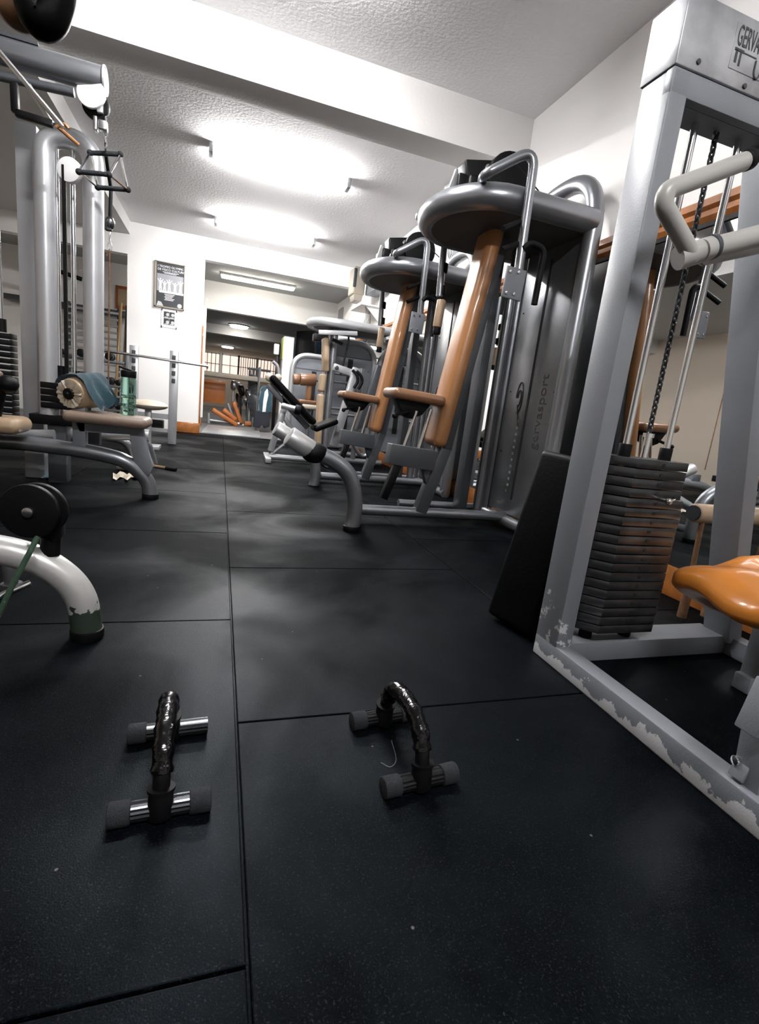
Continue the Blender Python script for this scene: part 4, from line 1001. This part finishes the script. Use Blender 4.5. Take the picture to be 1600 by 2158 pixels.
t = thing('wall_cabinet', 'dark shelf board along the beige wall behind the multi-gym', 'shelf', (-2.4, 9.6, 1.6))
b = MB(); b.bx(-3.2, -1.4, 9.45, 9.74, 1.66, 1.74, .004); b.build('board', 'dark_grey_paint', t)
b = MB(); b.tube([V(-2.5, 8.6, 2.1), V(-2.0, 8.8, 2.02)], .03, 10)
tag(b.build('ceiling_bar', 'black_rubber'), 'black bar jutting out high behind the multi-gym', 'bar')

# ================================================================== POSTER WALL
x0, x1, z0, z1 = -.935, -.545, 1.715, 2.315
t = thing('framed_poster', 'framed black and white gym contest poster on the white wall', 'poster', ((x0 + x1) / 2, 8.05, z0))
b = MB(); b.bx(x0, x0 + .022, 8.02, 8.049, z0, z1); b.bx(x1 - .012, x1, 8.02, 8.049, z0, z1); b.bx(x0, x1, 8.02, 8.049, z0, z0 + .015); b.bx(x0, x1, 8.02, 8.049, z1 - .012, z1); b.build('frame', 'beige_plastic', t)
b = MB(); b.bx(x0 + .01, x1 - .005, 8.03, 8.046, z0 + .01, z1 - .005); sh = b.build('sheet', 'dark_print', t)
text_part('poster_text', 'I TROFEO OLYMPIC GYM', (x0 + .035, 8.029, z1 - .075), (1, 0, 0), (0, 0, 1), .038, 'white_print', sh)
text_part('poster_text', 'DE FISICO CULTURISMO', (x0 + .035, 8.029, z1 - .115), (1, 0, 0), (0, 0, 1), .038, 'white_print', sh)
b = MB(); b.bx(x0 + .03, x1 - .02, 8.027, 8.029, z0 + .215, z1 - .16); b.build('photo_field', 'grey_print', sh)
b = MB()
for i, x in enumerate((.075, .13, .19, .265, .335)):
    cx = x0 + x; h = .15 if i % 2 == 0 else .12; zb = z0 + .225
    b.prism([V(cx - .02, 8.026, zb), V(cx - .006, 8.026, zb), V(cx, 8.026, zb + h * .4), V(cx + .006, 8.026, zb), V(cx + .02, 8.026, zb), V(cx + .012, 8.026, zb + h * .5), V(cx + .02, 8.026, zb + h * .85), V(cx - .02, 8.026, zb + h * .85), V(cx - .012, 8.026, zb + h * .5)], V(0, .001, 0))
    b.disc((cx, 8.026, zb + h * .97), (0, 1, 0), .010, .001, 10, 0)
    b.beam((cx - .02, 8.0262, zb + h * .82), (cx - .036, 8.0262, zb + h * .98), .001, .009, (0, 1, 0), 0); b.beam((cx + .02, 8.0262, zb + h * .82), (cx + .036, 8.0262, zb + h * .98), .001, .009, (0, 1, 0), 0)
b.build('posing_figures', 'white_print', sh)
b = MB(); b.bx(x0 + .06, x1 - .01, 8.0255, 8.027, z0 + .195, z0 + .222)
for i in range(5): b.bx(x0 + .13 + .01 * (i % 2), x0 + .26 - .015 * (i % 3), 8.0275, 8.029, z0 + .175 - .018 * i, z0 + .183 - .018 * i)
for i in range(2): b.bx(x0 + .10 + .02 * i, x1 - .08 - .03 * i, 8.0275, 8.029, z1 - .135 - .014 * i, z1 - .129 - .014 * i)
b.build('print_lines', 'white_print', sh)
b = MB(); b.prism([V(x0 + .03, 8.028, z0 + .02), V(x0 + .12, 8.028, z0 + .02), V(x0 + .09, 8.028, z0 + .07), V(x0 + .05, 8.028, z0 + .08)], V(0, .001, 0)); b.disc((x1 - .06, 8.0285, z0 + .05), (0, 1, 0), .03, .001, 12, 0); b.build('print_figure', 'label_grey', sh)
x0, x1, z0, z1 = -.84, -.635, 1.455, 1.695
t = thing('paper_sheet', 'white sheet with four dark photos taped under the framed poster', 'paper', ((x0 + x1) / 2, 8.05, z0))
b = MB(); b.bx(x0, x1, 8.044, 8.049, z0, z1); b.build('sheet', 'white_plastic', t)
for i, (a, c_) in enumerate(((0, 0), (1, 0), (0, 1), (1, 1))):
    xa = x0 + .032 + .072 * a; za = z0 + .038 + .092 * c_
    b = MB(); b.bx(xa, xa + .068, 8.041, 8.044, za, za + .085); ph = b.build('photo', 'dark_print', t)
    b = MB(); b.disc((xa + (.045 if a else .05), 8.040, za + .035 + .01 * c_), (0, 1, 0), .022, .001, 12, 0); b.bx(xa + .01, xa + .06, 8.039, 8.041, za + .002, za + .015); b.build('photo_shape', 'label_grey', ph)
for x in (x0 + .006, x1 - .006):
    for z in (z0 + .005, z1 - .005):
        b = MB(); b.bx(x - .006, x + .006, 8.039, 8.044, z - .014, z + .014); b.build('tape', 'dark_print', t)

# small floor things
b = MB(); b.cyl(pZ(246, 983, .03), pZ(282, 985, .03), .03, seg=14, bev=.01); 
g = [[pZ(238 + 60 * i / 8, 996 + 4 * math.sin(i * 2) + 6 * j, .012 + .01 * math.sin(i * 3 + j)) for j in range(3)] for i in range(9)]
b.sheet(g); tag(b.build('rolled_towel', 'cream_vinyl'), 'small rolled white cloth on the floor behind the seat station leg', 'towel')
b = MB(); b.cyl(pZ(318, 981, .012), pZ(350, 986, .012), .012, seg=12); st = b.build('floor_stick', 'gold_bar'); tag(st, 'short wooden stick with black end on the floor by the seat station', 'stick')
b = MB(); b.cyl(pZ(350, 986, .013), pZ(371, 990, .013), .014, seg=12); b.build('black_end', 'black_rubber', st)
g = [[pZ(86 + 34 * i / 7, 997 + 10 * j / 4, .012 + .014 * math.sin(i * 2.1 + j * 1.7)) for j in range(5)] for i in range(8)]
b = MB(); b.sheet(g); bmesh.ops.solidify(b.bm, geom=b.bm.faces[:], thickness=.006)
tag(b.build('floor_rag', 'light_blue_cloth'), 'pale blue rag crumpled on the floor at the multi-gym base', 'rag')

# ================================================================== BEYOND THE OPENING
b = MB(); b.prism([V(-.25, 8.2, 0), V(.64, 8.2, 0), V(.74, 9.9, 0), V(-.2, 9.9, 0)], V(0, 0, .02), .004)
tag(b.build('floor_mat', 'checker_plate'), 'light grey ribbed metal mat on the floor in the far opening', 'mat')
b = MB(); b.bx(-.5, 2.2, 11.0, 11.1, .93, 1.02, .005); tag(b.build('counter_rail', 'beige_plastic'), 'long pale ledge below the barred windows', 'ledge')
b = MB(); b.bx(-.34, .10, 11.6, 11.66, .38, .86, .005)
tag(b.build('orange_partition', 'orange_board'), 'orange wooden partition board in the far room', 'board')
t = thing('wall_notice', 'small orange framed notice above the orange partition', 'notice', (-.15, 11.9, .9))
p = pY(450, 808, 11.9)
b = MB(); b.bx(p.x - .045, p.x + .045, 11.88, 11.9, p.z - .07, p.z + .07); b.build('frame', 'orange_plastic', t)
b = MB(); b.bx(p.x - .02, p.x + .02, 11.875, 11.88, p.z - .045, p.z + .045); b.build('sheet', 'white_plastic', t)
def far_bench(label, pads, legs, Y, g=None):
    t = thing('padded_bench', label, 'bench', pY(*legs[0], Y), 'orange padded benches in the far room')
    for a, c_ in pads:
        p0, p1 = pY(*a, Y), pY(*c_, Y); d = (p1 - p0).normalized(); R = Matrix((d.cross(V(0, 1, 0)), V(0, 1, 0), d)).transposed()
        b = MB(); b.rbox((p0 + p1) / 2, (.09, .30, (p1 - p0).length), .03, R, 4); b.build('pad', 'orange_board', t)
    for i in range(0, len(legs) - 1, 2):
        b = MB(); b.tube([pY(*legs[i], Y), pY(*legs[i + 1], Y)], .03, 10); b.build('frame_tube', 'light_silver', t)
far_bench('long low orange padded bench sloping down by the left jamb of the far opening', [((447, 862), (500, 895)), ((470, 862), (498, 885))], ((440, 870), (440, 892), (442, 885), (505, 893)), 10.6)
far_bench('upright orange padded bench standing in the middle of the far room', [((492, 846), (508, 892)), ((514, 893), (530, 892))], ((480, 850), (497, 892), (500, 896), (530, 896)), 10.9)
t = thing('squat_rack', 'dark rack frame with plates standing in the far room', 'rack', (.6, 11.4, 0))
for x in (527, 535, 545):
    p = pY(x, 780, 11.4); b = MB(); b.tube([V(p.x, 11.4, .0), V(p.x, 11.4, p.z)], .025, 8); b.build('upright', 'silver', t)
b = MB(); p = pY(535, 778, 11.4); b.tube([V(p.x - .12, 11.4, p.z), V(p.x + .35, 11.4, p.z)], .025, 8); b.build('top_bar', 'silver', t)
for k in range(6):
    p = pY(533 + 3 * (k % 3), 800 + 14 * k, 11.3); b = MB(); b.disc(p, (.3, 1, 0), .11, .04, 16); b.build('weight_plate', 'dark_grey_paint', t)
for k in range(9):
    p = pY(492 + (k * 17) % 36, 812 + (k * 11) % 50, 11.2 + .1 * k); p.z = max(p.z, .12)
    b = MB(); b.disc(p, (1, .3, .2 * (k % 3)), .10 + .02 * (k % 2), .06, 14)
    b.tube([p + V(0, .05, 0), V(p.x + .02, p.y + .05, 0)], .018, 6)
    tag(b.build('training_machine', ['silver', 'black_plate', 'light_silver'][k % 3]), 'small ' + ['silver', 'black', 'pale'][k % 3] + ' round-headed machine, ' + ('first', 'second', 'third', 'fourth', 'fifth', 'sixth', 'seventh', 'eighth', 'ninth')[k] + ' nearest among the clutter in the far room', 'weight machine', 'cluttered machines in the far room')
# teal jacket with dark trousers hung on the rack
t = thing('hanging_clothes', 'teal and white top above dark trousers hanging in the far room', 'clothes', (.65, 9.6, 0))
Yj = 9.45
b = MB(); pol = [(548, 822), (556, 812), (566, 815), (574, 822), (573, 868), (560, 871), (543, 868), (549, 845)]
b.prism([pY(x, y, Yj) for x, y in pol], V(0, .16, 0), .03); b.build('top', 'teal_cloth', t)
b = MB(); b.prism([pY(x, y, Yj - .01) for x, y in ((558, 826), (564, 818), (566, 832), (562, 850), (560, 868), (553, 868), (555, 845))], V(0, .02, 0), .003); b.build('white_panel', 'white_print', t)
b = MB(); b.prism([pY(x, y, Yj + .02) for x, y in ((537, 866), (570, 868), (568, 900), (556, 903), (554, 885), (548, 902), (534, 900))], V(0, .14, 0), .02)
for v in b.bm.verts: v.co.z = max(v.co.z, .01)
b.build('trousers', 'dark_cloth', t)
b = MB(); b.tube([V(.66, Yj + .08, .7), V(.66, Yj + .08, 1.15), V(.66, Yj + .2, 1.15)], .015, 8); b.tube([V(.66, Yj + .2, 0), V(.66, Yj + .2, 1.15)], .02, 8); b.build('stand_pole', 'silver', t)
# television and neighbours
t = thing('television', 'thin dark television seen edge-on above the leg machine', 'television', (1.45, 10.3, 1.4))
R = Matrix.Rotation(math.radians(-62), 3, 'Z')
b = MB(); b.rbox((1.52, 9.98, 1.72), (.62, .05, .48), .012, R); b.build('screen', 'black_plate', t)
b = MB(); b.rbox((1.57, 10.01, 1.70), (.25, .06, .2), .01, R); b.tube([V(1.6, 10.03, 1.65), V(1.6, 10.03, 0)], .02, 8); b.build('stand', 'dark_grey_paint', t)
b = MB(); b.bx(1.36, 1.99, 10.6, 10.7, 0, 1.88, .01); tag(b.build('wall_panel', 'teal_panel'), 'dark teal panel standing behind the television', 'panel')
t = thing('tall_cabinet', 'tall white cabinet with a yellow-green side left of the television', 'cabinet', (1.2, 10.4, 0))
b = MB(); b.bx(1.12, 1.32, 10.2, 10.5, 0, 1.83, .01); b.build('body', 'white_plastic', t)
b = MB(); b.bx(1.105, 1.12, 10.2, 10.5, 1.4, 1.8, .003); b.build('side', 'yellow_green', t)
t = thing('paper_dispenser', 'small white dispenser on a dark post left of the tall cabinet', 'dispenser', (.97, 10.2, 0))
b = MB(); b.rbox((.99, 10.2, 1.56), (.10, .1, .2), .02); b.build('body', 'white_plastic', t)
b = MB(); b.bx(1.0, 1.06, 10.22, 10.3, 0, 1.62, .01); b.build('post', 'black_plate', t)
